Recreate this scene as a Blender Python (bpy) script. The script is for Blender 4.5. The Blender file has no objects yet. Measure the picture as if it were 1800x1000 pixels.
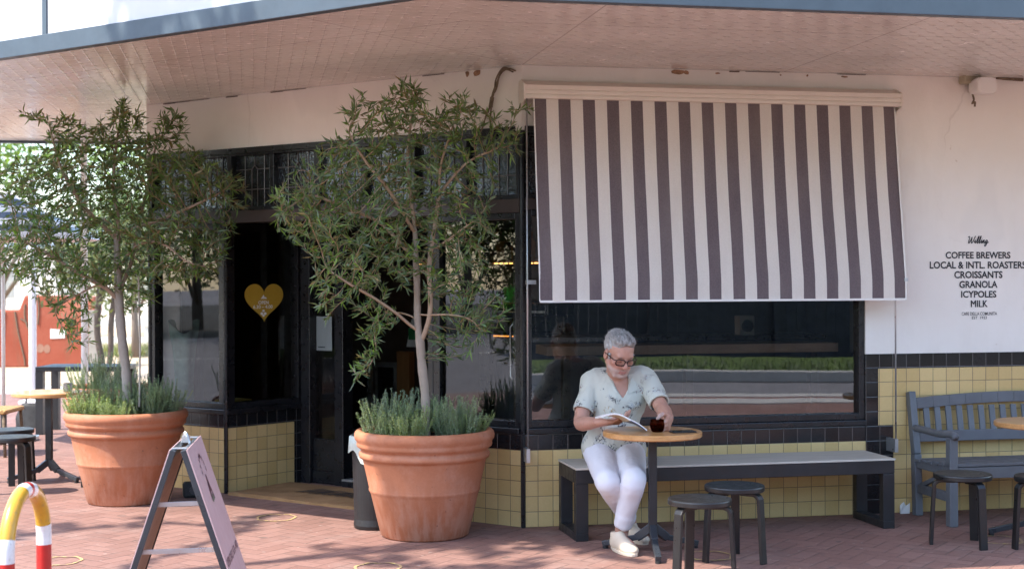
import bpy, math, random
import numpy as np
from mathutils import Vector, Matrix, noise as mnoise
R = math.radians
random.seed(7); RNG = np.random.default_rng(11)
scene = bpy.context.scene
COL = scene.collection

# ---------------------------------------------------------------- camera, world, sun, exposure
CAM_H = 1.63
cam_d = bpy.data.cameras.new("camera"); cam = bpy.data.objects.new("camera", cam_d); COL.objects.link(cam)
cam_d.sensor_width = 36; cam_d.lens = 50; cam_d.clip_end = 600; cam_d.clip_start = 0.05
cam.matrix_world = Matrix.Translation((0, 0, CAM_H)) @ Matrix.Rotation(R(90 - 0.16), 4, 'X') @ Matrix.Rotation(-0.0037, 4, 'Z')
cam_d.dof.use_dof = True; cam_d.dof.focus_distance = 8.9; cam_d.dof.aperture_fstop = 3.2
scene.camera = cam

SUN_TRAVEL = Vector((2.031, 0.859, -3.03)).normalized()
world = bpy.data.worlds.new("World"); scene.world = world; world.use_nodes = True
wn = world.node_tree.nodes; wl = world.node_tree.links
bg = wn["Background"]; sky = wn.new("ShaderNodeTexSky"); sky.sky_type = 'NISHITA'; sky.sun_disc = False
sky.sun_elevation = math.asin(-SUN_TRAVEL.z); sky.sun_rotation = math.atan2(-SUN_TRAVEL.x, -SUN_TRAVEL.y)
sky.air_density = 1.0; sky.dust_density = 1.0; sky.ozone_density = 1.0
wl.new(sky.outputs[0], bg.inputs[0]); bg.inputs[1].default_value = 0.15
sun_d = bpy.data.lights.new("sun", 'SUN'); sun_d.energy = 2.35; sun_d.angle = R(0.53); sun_d.color = (1.0, 0.935, 0.845)
sun = bpy.data.objects.new("sun", sun_d); COL.objects.link(sun)
sun.rotation_mode = 'QUATERNION'; sun.rotation_quaternion = SUN_TRAVEL.to_track_quat('-Z', 'Y')
vs = scene.view_settings
vs.view_transform = 'Standard'; vs.look = 'None'; vs.gamma = 1; vs.exposure = 2.05
scene.cycles.max_bounces = 8; scene.cycles.diffuse_bounces = 4; scene.cycles.glossy_bounces = 4
scene.cycles.transparent_max_bounces = 12; scene.cycles.transmission_bounces = 4
scene.cycles.use_denoising = True
scene.cycles.caustics_reflective = False; scene.cycles.caustics_refractive = False
scene.cycles.sample_clamp_indirect = 6

# ---------------------------------------------------------------- helpers
F = 2500.0
def hor(px): return 496.3 - 0.0037 * px
def P(px, py, Y):                       # photo pixel at depth Y -> world point
    return Vector(((px - 900) * Y / F, Y, CAM_H - (py - hor(px)) * Y / F))
def G(px, py):                          # photo pixel on the ground
    Y = CAM_H * F / (py - hor(px)); return Vector(((px - 900) * Y / F, Y, 0))

class MB:
    def __init__(s): s.v = []; s.f = []; s.uv = []; s.c = []; s.col = None
    def add(s, vs, fs, uvs=None):
        n = len(s.v); s.v.extend([tuple(p) for p in vs])
        for i, f in enumerate(fs):
            s.f.append(tuple(n + k for k in f)); s.uv.append(uvs[i] if uvs else None); s.c.append(s.col)
    def quad(s, a, b, c, d, uv=None): s.add([a, b, c, d], [(0, 1, 2, 3)], [uv] if uv else None)
    def fbox(s, fr, s0, s1, o0, o1, z0, z1):
        """box in a frame function fr(s, o, z)"""
        if s0 > s1: s0, s1 = s1, s0
        if o0 > o1: o0, o1 = o1, o0
        p = [fr(a, b, c) for a in (s0, s1) for b in (o0, o1) for c in (z0, z1)]
        fs = [(2, 6, 7, 3), (0, 1, 5, 4), (0, 2, 3, 1), (4, 5, 7, 6), (1, 3, 7, 5), (0, 4, 6, 2)]
        q = [(a, b, c) for a in (s0, s1) for b in (o0, o1) for c in (z0, z1)]
        axes = [(0, 2), (0, 2), (1, 2), (1, 2), (0, 1), (0, 1)]
        uvs = [[(q[k][ax[0]], q[k][ax[1]]) for k in f] for f, ax in zip(fs, axes)]
        s.add(p, fs, uvs)
    def box(s, c, size, rz=0.0):
        ca, sa = math.cos(rz), math.sin(rz)
        fr = lambda a, b, z: (c[0] + a * ca - b * sa, c[1] + a * sa + b * ca, c[2] + z)
        s.fbox(fr, -size[0] / 2, size[0] / 2, -size[1] / 2, size[1] / 2, -size[2] / 2, size[2] / 2)
    def beam(s, a, b, w, h, up=(0, 0, 1)):
        a = Vector(a); b = Vector(b); d = (b - a); L = d.length; d.normalize()
        x = d.cross(Vector(up))
        if x.length < 1e-4: x = d.cross(Vector((1, 0, 0)))
        x.normalize(); y = x.cross(d)
        s.fbox(lambda p, q, r: a + d * p + x * q + y * r, 0, L, -w / 2, w / 2, -h / 2, h / 2)
    def tube(s, pts, rad, n=8, cap=True):
        pts = [Vector(p) for p in pts]; m = len(pts)
        if not hasattr(rad, '__len__'): rad = [rad] * m
        base = len(s.v); prev = None; vs = []
        for i, p in enumerate(pts):
            t = (pts[min(i + 1, m - 1)] - pts[max(i - 1, 0)])
            if t.length < 1e-9: t = Vector((0, 0, 1))
            t.normalize()
            if prev is None:
                x = t.cross(Vector((0, 0, 1)) if abs(t.z) < 0.9 else Vector((1, 0, 0)))
            else: x = prev - t * prev.dot(t)
            x.normalize(); prev = x; y = t.cross(x)
            for k in range(n):
                a = 2 * math.pi * k / n
                vs.append(p + (x * math.cos(a) + y * math.sin(a)) * rad[i])
        fs = []; uvs = []; L = 0; ls = [0]
        for i in range(1, m): L += (pts[i] - pts[i - 1]).length; ls.append(L)
        for i in range(m - 1):
            for k in range(n):
                k2 = (k + 1) % n
                fs.append((i * n + k, i * n + k2, (i + 1) * n + k2, (i + 1) * n + k))
                uvs.append([(k / n, ls[i]), ((k + 1) / n, ls[i]), ((k + 1) / n, ls[i + 1]), (k / n, ls[i + 1])])
        if cap:
            fs.append(tuple(range(n))[::-1]); uvs.append([(0, 0)] * n)
            fs.append(tuple((m - 1) * n + k for k in range(n))); uvs.append([(0, 0)] * n)
        s.add(vs, fs, uvs)
    def lathe(s, prof, c=(0, 0, 0), n=48, wob=0.0):
        vs = []; fs = []; uvs = []
        for j, (r, z) in enumerate(prof):
            for k in range(n):
                a = 2 * math.pi * k / n
                rr = r * (1 + wob * math.sin(3 * a + 1))
                vs.append((c[0] + rr * math.cos(a), c[1] + rr * math.sin(a), c[2] + z))
        for j in range(len(prof) - 1):
            for k in range(n):
                k2 = (k + 1) % n
                fs.append((j * n + k, j * n + k2, (j + 1) * n + k2, (j + 1) * n + k))
                uvs.append([(k / n, prof[j][1]), ((k + 1) / n, prof[j][1]), ((k + 1) / n, prof[j + 1][1]), (k / n, prof[j + 1][1])])
        s.add(vs, fs, uvs)
    def prism(s, poly, ext):
        """poly: list of 3D points, ext: extrusion vector"""
        n = len(poly); ext = Vector(ext); p = [Vector(q) for q in poly]
        vs = p + [q + ext for q in p]
        fs = [tuple(range(n))[::-1], tuple(n + k for k in range(n))] + [(k, (k + 1) % n, n + (k + 1) % n, n + k) for k in range(n)]
        s.add(vs, fs)
    def build(s, name, mat, parent=None, smooth=False, bevel=0, off=(0, 0, 0)):
        me = bpy.data.meshes.new(name)
        v = [(p[0] - off[0], p[1] - off[1], p[2] - off[2]) for p in s.v]
        me.from_pydata(v, [], s.f); me.update()
        if any(u is not None for u in s.uv):
            l = me.uv_layers.new(name="UVMap"); arr = []
            for f, u in zip(s.f, s.uv): arr.extend(u if u is not None else [(0, 0)] * len(f))
            l.data.foreach_set("uv", np.array(arr, dtype=np.float32).ravel())
        if any(c is not None for c in s.c):
            a = me.color_attributes.new("Col", 'FLOAT_COLOR', 'CORNER'); arr = []
            for f, c in zip(s.f, s.c): arr.extend([(*(c or (1, 1, 1)), 1)] * len(f))
            a.data.foreach_set("color", np.array(arr, dtype=np.float32).ravel())
        return link_mesh(name, me, mat, parent, smooth, bevel)

def link_mesh(name, me, mat, parent=None, smooth=False, bevel=0):
    o = bpy.data.objects.new(name, me); COL.objects.link(o)
    if mat: me.materials.append(mat)
    if parent: o.parent = parent
    if smooth:
        me.polygons.foreach_set("use_smooth", [True] * len(me.polygons))
    if bevel:
        b = o.modifiers.new("bevel", 'BEVEL'); b.width = bevel; b.segments = 2; b.limit_method = 'ANGLE'; b.angle_limit = R(40)
        b.harden_normals = False
    return o
def np_mesh(name, V, Fa, mat, parent=None, smooth=False, col=None, off=(0, 0, 0), uv=None):
    """V (n,3), Fa (m,4) or (m,3); col per-vertex or None"""
    me = bpy.data.meshes.new(name); k = Fa.shape[1]
    V = np.asarray(V, dtype=np.float32) - np.array(off, dtype=np.float32)
    me.vertices.add(len(V)); me.vertices.foreach_set("co", V.astype(np.float32).ravel())
    me.loops.add(Fa.size); me.loops.foreach_set("vertex_index", Fa.astype(np.int32).ravel())
    me.polygons.add(len(Fa)); me.polygons.foreach_set("loop_start", np.arange(0, Fa.size, k, dtype=np.int32))
    me.update(calc_edges=True); me.validate()
    if col is not None:
        a = me.color_attributes.new("Col", 'FLOAT_COLOR', 'POINT')
        a.data.foreach_set("color", np.concatenate([col, np.ones((len(col), 1))], 1).astype(np.float32).ravel())
    return link_mesh(name, me, mat, parent, smooth)
def empty(name, loc=(0, 0, 0), rz=0):
    o = bpy.data.objects.new(name, None); o.location = loc; o.rotation_euler = (0, 0, rz); o.empty_display_size = 0.1
    COL.objects.link(o); return o
def tag(o, label=None, cat=None, group=None, kind=None):
    if label: o['label'] = label
    if cat: o['category'] = cat
    if group: o['group'] = group
    if kind: o['kind'] = kind
    return o
def copy_tree(o, parent=None):
    c = o.copy(); COL.objects.link(c)
    if parent: c.parent = parent
    for ch in list(o.children): copy_tree(ch, c)
    return c
def text_mesh(txt, h, width=None, bold=0.0, shear=0.0):
    """flat text; returns verts in (x, y) centred on x, cap height h, list of faces"""
    cu = bpy.data.curves.new("t", 'FONT'); cu.body = txt; cu.offset = bold; cu.shear = shear; cu.resolution_u = 3
    ob = bpy.data.objects.new("t", cu); COL.objects.link(ob)
    dg = bpy.context.evaluated_depsgraph_get(); me = bpy.data.meshes.new_from_object(ob.evaluated_get(dg))
    v = np.array([p.co[:2] for p in me.vertices]); f = [tuple(p.vertices) for p in me.polygons]
    bpy.data.objects.remove(ob); bpy.data.curves.remove(cu); bpy.data.meshes.remove(me)
    mn = v.min(0); mx = v.max(0); k = h / max(1e-6, 0.729 + 2 * bold)
    kx = width / (mx[0] - mn[0]) if width else k
    v = (v - np.array([(mn[0] + mx[0]) / 2, 0])) * np.array([kx, k])
    return v, f
def put_text(mb, fr, txt, h, width=None, bold=0.0, shear=0.0):
    v, f = text_mesh(txt, h, width, bold, shear); mb.add([fr(x, y) for x, y in v], f)
def strokes(mb, fr, polys, w):
    """flat pen strokes: each polyline a ribbon of width w"""
    for pl in polys:
        pts = [Vector((a, b)) for a, b in pl]; L = []; Rr = []
        for i, p in enumerate(pts):
            t = pts[min(i + 1, len(pts) - 1)] - pts[max(i - 1, 0)]; t.normalize(); n = Vector((-t.y, t.x)) * w / 2
            L.append(p + n); Rr.append(p - n)
        for i in range(len(pts) - 1):
            mb.add([fr(*L[i]), fr(*L[i + 1]), fr(*Rr[i + 1]), fr(*Rr[i])], [(0, 1, 2, 3)])
def spline(pts, n=8):
    """Catmull-Rom through pts (any dimension)"""
    p = [np.array(q, float) for q in pts]; p = [2 * p[0] - p[1]] + p + [2 * p[-1] - p[-2]]; out = []
    for i in range(1, len(p) - 2):
        for k in range(n):
            t = k / n
            out.append(0.5 * (2 * p[i] + (p[i + 1] - p[i - 1]) * t + (2 * p[i - 1] - 5 * p[i] + 4 * p[i + 1] - p[i + 2]) * t * t + (3 * p[i] - p[i - 1] - 3 * p[i + 1] + p[i + 2]) * t ** 3))
    out.append(p[-2]); return [tuple(q) for q in out]

# ---------------------------------------------------------------- materials
class NT:
    """tiny node-graph helper"""
    def __init__(s, name):
        s.m = bpy.data.materials.new(name); s.m.use_nodes = True; s.n = s.m.node_tree.nodes; s.l = s.m.node_tree.links
        s.b = s.n["Principled BSDF"]; s.out = s.n["Material Output"]
    def node(s, t, **kw):
        nd = s.n.new(t)
        for k, v in kw.items(): setattr(nd, k, v)
        return nd
    def link(s, a, b): s.l.new(a, b)
    def set(s, inp, v):
        if hasattr(v, 'is_linked') or isinstance(v, bpy.types.NodeSocket): s.l.new(v, inp)
        else: inp.default_value = v
    def math(s, op, a, b=None, c=None, clamp=False):
        nd = s.node("ShaderNodeMath", operation=op); nd.use_clamp = clamp; s.set(nd.inputs[0], a)
        if b is not None: s.set(nd.inputs[1], b)
        if c is not None: s.set(nd.inputs[2], c)
        return nd.outputs[0]
    def coord(s, kind="Object"): return s.node("ShaderNodeTexCoord").outputs[kind]
    def mapping(s, vec, scale=(1, 1, 1), rot=(0, 0, 0), loc=(0, 0, 0)):
        nd = s.node("ShaderNodeMapping"); s.link(vec, nd.inputs[0]); nd.inputs["Scale"].default_value = scale
        nd.inputs["Rotation"].default_value = rot; nd.inputs["Location"].default_value = loc; return nd.outputs[0]
    def noise(s, vec, scale, detail=4, rough=0.55, out="Fac"):
        nd = s.node("ShaderNodeTexNoise"); s.link(vec, nd.inputs["Vector"]); nd.inputs["Scale"].default_value = scale
        nd.inputs["Detail"].default_value = detail; nd.inputs["Roughness"].default_value = rough
        return nd.outputs[0] if out == "Fac" else nd.outputs[1]
    def ramp(s, fac, stops, interp='LINEAR'):
        nd = s.node("ShaderNodeValToRGB"); s.link(fac, nd.inputs[0]); cr = nd.color_ramp; cr.interpolation = interp
        while len(cr.elements) < len(stops): cr.elements.new(0.5)
        for e, (p, c) in zip(cr.elements, stops):
            e.position = p; e.color = (*c, 1) if not isinstance(c, (int, float)) else (c, c, c, 1)
        return nd.outputs[0]
    def mix(s, fac, a, b, blend='MIX'):
        nd = s.node("ShaderNodeMix", data_type='RGBA', blend_type=blend); s.set(nd.inputs[0], fac)
        for i, v in ((6, a), (7, b)):
            if isinstance(v, tuple): nd.inputs[i].default_value = (*v, 1) if len(v) == 3 else v
            else: s.link(v, nd.inputs[i])
        return nd.outputs[2]
    def bump(s, h, strength=0.3, dist=0.01, normal=None):
        nd = s.node("ShaderNodeBump"); nd.inputs["Strength"].default_value = strength; nd.inputs["Distance"].default_value = dist
        s.link(h, nd.inputs["Height"])
        if normal: s.link(normal, nd.inputs["Normal"])
        return nd.outputs[0]
    def fin(s, color=None, rough=None, metal=None, normal=None, spec=None, coat=None):
        for k, v in (("Base Color", color), ("Roughness", rough), ("Metallic", metal), ("Specular IOR Level", spec), ("Coat Weight", coat)):
            if v is None: continue
            if isinstance(v, tuple): s.b.inputs[k].default_value = (*v, 1)
            else: s.set(s.b.inputs[k], v)
        if normal is not None: s.link(normal, s.b.inputs["Normal"])
        return s.m
def simple(name, color, rough=0.5, metal=0.0, var=0.15, vscale=6, bump=0.0, bscale=60, spec=None, coat=None, rvar=0.1):
    t = NT(name); o = t.coord(); nz = t.noise(o, vscale, 5)
    lo = tuple(c * (1 - var) for c in color); hi = tuple(min(1, c * (1 + var)) for c in color)
    col = t.ramp(nz, [(0.3, lo), (0.7, hi)])
    rg = t.ramp(t.noise(o, vscale * 3, 3), [(0.3, max(0.02, rough - rvar)), (0.7, min(1, rough + rvar))])
    nm = t.bump(t.noise(o, bscale, 4), bump, 0.003) if bump else None
    return t.fin(col, rg, metal, nm, spec, coat)
M = {}
M['black_paint'] = simple("black_paint", (0.012, 0.012, 0.014), 0.32, var=0.3, bump=0.05, bscale=40)
M['black_metal'] = simple("black_metal", (0.018, 0.018, 0.02), 0.42, var=0.3, bump=0.05)
M['black_lacquer'] = simple("black_lacquer", (0.012, 0.012, 0.013), 0.30, rvar=0.03, var=0.2)
def lacquer():
    t = NT("black_lacquer"); o = t.coord(); sc_ = t.ramp(t.noise(t.mapping(o, (1, 1, .35)), 42, 6, .8), [(.62, 0.0), (.70, 1.0)]); c = t.mix(t.math('MULTIPLY', sc_, .5), (.012, .012, .013), (.075, .062, .052))
    return t.fin(c, t.ramp(t.noise(o, 18, 5), [(.3, .26), (.7, .42)]), None, t.bump(t.noise(o, 60, 4), .06, .002))
M['black_lacquer'] = lacquer()
M['dark_metal'] = simple("dark_metal", (0.03, 0.035, 0.042), 0.35, var=0.2)
M['fascia_steel'] = simple("fascia_steel", (0.062, 0.085, 0.105), 0.45, var=0.1, bump=0.05)
M['zinc'] = simple("zinc", (0.55, 0.56, 0.57), 0.35, metal=0.8, var=0.1)
M['white_plastic'] = simple("white_plastic", (0.78, 0.76, 0.72), 0.4, var=0.03)
M['cream_paint'] = simple("cream_paint", (0.74, 0.68, 0.60), 0.4, var=0.04)
M['beige_plastic'] = simple("beige_plastic", (0.42, 0.37, 0.26), 0.5, var=0.1)
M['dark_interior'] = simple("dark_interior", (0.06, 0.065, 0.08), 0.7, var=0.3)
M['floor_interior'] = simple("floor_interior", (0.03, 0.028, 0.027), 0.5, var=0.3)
M['rubber'] = simple("rubber", (0.012, 0.012, 0.013), 0.7)
M['sticker_gold'] = simple("sticker_gold", (0.50, 0.32, 0.035), 0.55, var=0.05)
M['white_ink'] = simple("white_ink", (0.85, 0.84, 0.80), 0.6, var=0.02)
M['black_ink'] = simple("black_ink", (0.02, 0.02, 0.025), 0.7, var=0.3, vscale=30)
M['paper'] = simple("paper", (0.80, 0.79, 0.76), 0.7, var=0.03)
M['lead'] = simple("lead", (0.22, 0.21, 0.20), 0.5, metal=0.6)
M['steel'] = simple("steel", (0.25, 0.25, 0.26), 0.3, metal=0.9)
M['mint_cloth'] = simple("mint_cloth", (0.30, 0.42, 0.36), 0.9, var=0.15, vscale=20)
M['soil'] = simple("soil", (0.035, 0.025, 0.018), 0.95, var=0.4, vscale=40, bump=0.8)
M['rope'] = simple("rope", (0.16, 0.12, 0.08), 0.9, var=0.3, vscale=40)

def wood(name, c1, c2, rough=0.4, axis=0, scale=1.0, coat=0.0):
    t = NT(name); o = t.coord(); sc = [9 * scale] * 3; sc[axis] = 0.9 * scale
    m = t.mapping(o, tuple(sc)); n1 = t.noise(m, 3.0, 8, 0.65); n2 = t.noise(t.mapping(o, tuple(x * 6 for x in sc)), 4.0, 4, 0.6)
    f = t.math('ADD', t.math('MULTIPLY', n1, 0.75), t.math('MULTIPLY', n2, 0.25))
    return t.fin(t.ramp(f, [(0.33, c1), (0.67, c2)]), rough, None, t.bump(n2, 0.08, 0.002), coat=coat)
M['table_wood'] = wood("table_wood", (0.42, 0.20, 0.065), (0.66, 0.36, 0.145), 0.3, coat=0.25)
M['bar_wood'] = wood("bar_wood", (0.34, 0.20, 0.105), (0.52, 0.33, 0.18), 0.5)
M['counter_wood'] = wood("counter_wood", (0.25, 0.10, 0.03), (0.36, 0.16, 0.05), 0.5, axis=2)
M['bench_top'] = wood("bench_top", (0.46, 0.42, 0.35), (0.60, 0.55, 0.47), 0.45)

def plaster():
    t = NT("plaster_paint"); o = t.coord(); n = t.noise(o, 1.3, 6, 0.6); n2 = t.noise(o, 14, 5)
    c = t.ramp(n, [(0.3, (0.80, 0.755, 0.695)), (0.7, (0.86, 0.82, 0.765))])
    sp = t.ramp(t.noise(t.mapping(o, (1, 1, 1.2)), 9, 3), [(0.735, 0.0), (0.76, 1.0)])
    c = t.mix(t.math('MULTIPLY', sp, 0.35), c, (0.45, 0.33, 0.22))
    grime = t.ramp(t.noise(t.mapping(o, (1.6, 1.6, 0.5)), 1.5, 6, 0.65), [(0.52, 0.0), (0.78, 1.0)]); c = t.mix(t.math('MULTIPLY', grime, 0.22), c, (0.58, 0.52, 0.45))
    ed = t.node("ShaderNodeTexVoronoi"); ed.feature = 'DISTANCE_TO_EDGE'; t.link(t.mix(0.12, t.mapping(o, (.55, .55, .42)), t.noise(o, 2.2, 4, out='Color')), ed.inputs['Vector']); ed.inputs['Scale'].default_value = 1.3
    crk = t.math('MULTIPLY', t.ramp(ed.outputs['Distance'], [(0.0015, 1.0), (0.004, 0.0)]), t.ramp(t.noise(o, 1.1, 3), [(.54, 0.0), (.64, .22)])); c = t.mix(crk, c, (0.36, 0.30, 0.25))
    pat = t.ramp(t.noise(t.mapping(o, (1, 1, .7), loc=(3, 1, 2)), 1.1, 3, .4), [(.56, 0.0), (.58, 1.0)]); c = t.mix(t.math('MULTIPLY', pat, 0.16), c, (0.62, 0.60, 0.575))
    return t.fin(c, 0.75, None, t.bump(t.math('ADD', n2, t.math('MULTIPLY', t.noise(o, 60, 3), 0.4)), 0.25, 0.006))
M['plaster'] = plaster()

def tiles(name, c1, c2, grout, size=0.1016, rough=0.25, gw=0.045, bump=0.5):
    t = NT(name); uv = t.coord("UV"); sp = t.node("ShaderNodeSeparateXYZ"); t.link(uv, sp.inputs[0])
    u = t.math('DIVIDE', sp.outputs[0], size); v = t.math('DIVIDE', sp.outputs[1], size)
    fu = t.math('FRACT', u); fv = t.math('FRACT', v)
    du = t.math('SUBTRACT', 0.5, t.math('ABSOLUTE', t.math('SUBTRACT', fu, 0.5))); dv = t.math('SUBTRACT', 0.5, t.math('ABSOLUTE', t.math('SUBTRACT', fv, 0.5)))
    wob = t.math('MULTIPLY', t.noise(t.coord(), 12, 3), 0.02)
    d = t.math('ADD', t.math('MINIMUM', du, dv), t.math('SUBTRACT', wob, 0.01))
    g = t.ramp(d, [(gw * 0.4, 0.0), (gw, 1.0)])
    cid = t.node("ShaderNodeCombineXYZ"); t.link(t.math('FLOOR', u), cid.inputs[0]); t.link(t.math('FLOOR', v), cid.inputs[1])
    wn_ = t.node("ShaderNodeTexWhiteNoise"); wn_.noise_dimensions = '3D'; t.link(cid.outputs[0], wn_.inputs[0])
    o = t.coord(); mot = t.noise(o, 70, 4, 0.7); big = t.noise(o, 2.2, 4)
    f = t.math('ADD', t.math('MULTIPLY', wn_.outputs[0], 0.45), t.math('ADD', t.math('MULTIPLY', mot, 0.35), t.math('MULTIPLY', big, 0.25)))
    c = t.mix(g, grout, t.ramp(f, [(0.25, c1), (0.8, c2)]))
    # per-tile tilt so that reflections break from tile to tile
    hgt = t.math('ADD', t.math('MULTIPLY', t.ramp(d, [(0.0, 0.0), (gw * 1.6, 1.0)]), 1.0), t.math('MULTIPLY', t.math('MULTIPLY', wn_.outputs[0], fu), 0.5))
    rg = t.math('ADD', rough, t.math('MULTIPLY', mot, 0.12))
    return t.fin(c, rg, None, t.bump(t.math('ADD', hgt, t.math('MULTIPLY', mot, 0.08)), bump, 0.004), coat=0.0)
M['yellow_tile'] = tiles("yellow_tile", (0.56, 0.385, 0.15), (0.71, 0.525, 0.24), (0.17, 0.12, 0.065), rough=0.35, gw=0.028, bump=0.35)
M['black_tile'] = tiles("black_tile", (0.006, 0.006, 0.007), (0.018, 0.018, 0.02), (0.10, 0.095, 0.09), rough=0.12, gw=0.03, bump=0.35)

def herring():
    """2:1 herringbone brick paving"""
    t = NT("brick_paving"); o = t.mapping(t.coord(), (1, 1, 1), (0, 0, -R(56.7))); W = 0.108
    sp = t.node("ShaderNodeSeparateXYZ"); t.link(o, sp.inputs[0])
    x = t.math('DIVIDE', sp.outputs[0], W); y = t.math('DIVIDE', sp.outputs[1], W)
    i = t.math('FLOOR', x); j = t.math('FLOOR', y); fx = t.math('FRACT', x); fy = t.math('FRACT', y)
    k = t.math('FLOORED_MODULO', t.math('SUBTRACT', i, j), 4.0)
    def eq(v): return t.math('COMPARE', k, v, 0.1)
    e0, e1, e2, e3 = eq(0.0), eq(1.0), eq(2.0), eq(3.0)
    dl = t.math('ADD', fx, e1); dr = t.math('ADD', t.math('SUBTRACT', 1.0, fx), e0)
    db = t.math('ADD', fy, e2); dt = t.math('ADD', t.math('SUBTRACT', 1.0, fy), e3)
    d = t.math('MINIMUM', t.math('MINIMUM', dl, dr), t.math('MINIMUM', db, dt))
    wob = t.math('MULTIPLY', t.math('SUBTRACT', t.noise(t.coord(), 28, 3), 0.5), 0.05)
    d = t.math('ADD', d, wob)
    cid = t.node("ShaderNodeCombineXYZ"); t.link(t.math('SUBTRACT', i, e1), cid.inputs[0]); t.link(t.math('SUBTRACT', j, e2), cid.inputs[1])
    wn_ = t.node("ShaderNodeTexWhiteNoise"); wn_.noise_dimensions = '3D'; t.link(cid.outputs[0], wn_.inputs[0])
    oo = t.coord(); big = t.noise(oo, 0.9, 5, 0.6); fine = t.noise(oo, 45, 5, 0.7)
    f = t.math('ADD', t.math('MULTIPLY', wn_.outputs[0], 0.20), t.math('ADD', t.math('MULTIPLY', big, 0.45), t.math('MULTIPLY', fine, 0.45)))
    c = t.ramp(f, [(0.28, (0.165, 0.082, 0.063)), (0.52, (0.225, 0.118, 0.092)), (0.8, (0.295, 0.165, 0.132))])
    # old spots and grey patches of wear
    wear = t.ramp(t.noise(oo, 1.7, 6, 0.7), [(0.52, 0.0), (0.72, 1.0)]); c = t.mix(t.math('MULTIPLY', wear, 0.35), c, (0.33, 0.26, 0.23))
    spots = t.ramp(t.noise(oo, 9, 1), [(0.70, 0.0), (0.73, 1.0)]); c = t.mix(t.math('MULTIPLY', spots, 0.6), c, (0.09, 0.065, 0.055))
    lite = t.ramp(t.noise(oo, 23, 1), [(0.73, 0.0), (0.75, 1.0)]); c = t.mix(t.math('MULTIPLY', lite, 0.5), c, (0.42, 0.36, 0.32))
    damp = t.ramp(t.noise(oo, 0.55, 6, 0.7), [(0.50, 0.0), (0.66, 1.0)]); c = t.mix(t.math('MULTIPLY', damp, 0.30), c, (0.16, 0.09, 0.075))
    jn = t.ramp(d, [(0.012, 0.0), (0.045, 1.0)]); jamt = t.ramp(t.noise(oo, 5.0, 4), [(0.38, 0.15), (0.62, 1.0)])
    jf = t.math('MULTIPLY', t.math('SUBTRACT', 1.0, jn), jamt); c = t.mix(jf, c, (0.11, 0.07, 0.055))
    h = t.math('ADD', t.ramp(d, [(0.0, 0.0), (0.10, 1.0)]), t.math('ADD', t.math('MULTIPLY', wn_.outputs[0], 0.35), t.math('MULTIPLY', fine, 0.3)))
    return t.fin(c, 0.8, None, t.bump(h, 0.8, 0.006))
M['paving'] = herring()
def ground_mat(name, c1, c2, scale=3, fine=120, rough=0.95, bump=0.6):
    t = NT(name); o = t.coord(); f = t.math('ADD', t.math('MULTIPLY', t.noise(o, scale, 6), 0.6), t.math('MULTIPLY', t.noise(o, fine, 4, 0.7), 0.4))
    return t.fin(t.ramp(f, [(0.3, c1), (0.7, c2)]), rough, None, t.bump(t.noise(o, fine * 0.5, 5, 0.7), bump, 0.01))
M['asphalt'] = ground_mat("asphalt", (0.17, 0.16, 0.165), (0.25, 0.235, 0.245), 2, 200)
M['sand'] = ground_mat("sand", (0.38, 0.28, 0.18), (0.55, 0.43, 0.30), 1.2, 60)
M['concrete'] = ground_mat("concrete", (0.42, 0.39, 0.36), (0.56, 0.53, 0.49), 3, 90)
M['kerb_red'] = ground_mat("kerb_red", (0.25, 0.10, 0.08), (0.33, 0.14, 0.11), 3, 90)
M['tree_shade_soil'] = ground_mat("tree_shade_soil", (0.022, 0.020, 0.016), (0.05, 0.045, 0.035), 2, 60)  # verge soil kept near black: shade under the street trees put into its colour
M['grass_soil'] = ground_mat("grass_soil", (0.06, 0.10, 0.02), (0.14, 0.20, 0.05), 2, 60)

def terracotta():
    t = NT("terracotta"); o = t.coord(); g = t.node("ShaderNodeSeparateXYZ"); t.link(o, g.inputs[0])
    n = t.noise(o, 4, 6, 0.6); f2 = t.noise(o, 60, 4)
    c = t.ramp(t.math('ADD', t.math('MULTIPLY', n, 0.75), t.math('MULTIPLY', f2, 0.25)), [(0.3, (0.38, 0.135, 0.062)), (0.7, (0.49, 0.19, 0.095))])
    # lime bloom in streaks near the foot
    st = t.ramp(t.noise(t.mapping(o, (14, 14, 1.2)), 1.6, 5), [(0.42, 0.0), (0.62, 1.0)])
    low = t.math('SUBTRACT', 1.0, t.math('DIVIDE', g.outputs[2], 0.42), clamp=True)
    c = t.mix(t.math('MULTIPLY', t.math('MULTIPLY', st, low), 0.5), c, (0.60, 0.38, 0.28))
    bl = t.ramp(t.noise(o, 3.4, 6, 0.7), [(0.50, 0.0), (0.70, 1.0)]); c = t.mix(t.math('MULTIPLY', bl, 0.38), c, (0.60, 0.35, 0.25))
    dk = t.ramp(t.noise(t.mapping(o, (6, 6, 1.5)), 1.3, 6, 0.7), [(0.52, 0.0), (0.74, 1.0)]); c = t.mix(t.math('MULTIPLY', dk, 0.28), c, (0.21, 0.075, 0.04))
    spk = t.ramp(t.noise(o, 34, 2), [(0.70, 0.0), (0.73, 1.0)]); c = t.mix(t.math('MULTIPLY', spk, 0.6), c, (0.16, 0.07, 0.05))
    return t.fin(c, 0.72, None, t.bump(f2, 0.15, 0.004))
M['terracotta'] = terracotta()

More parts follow.
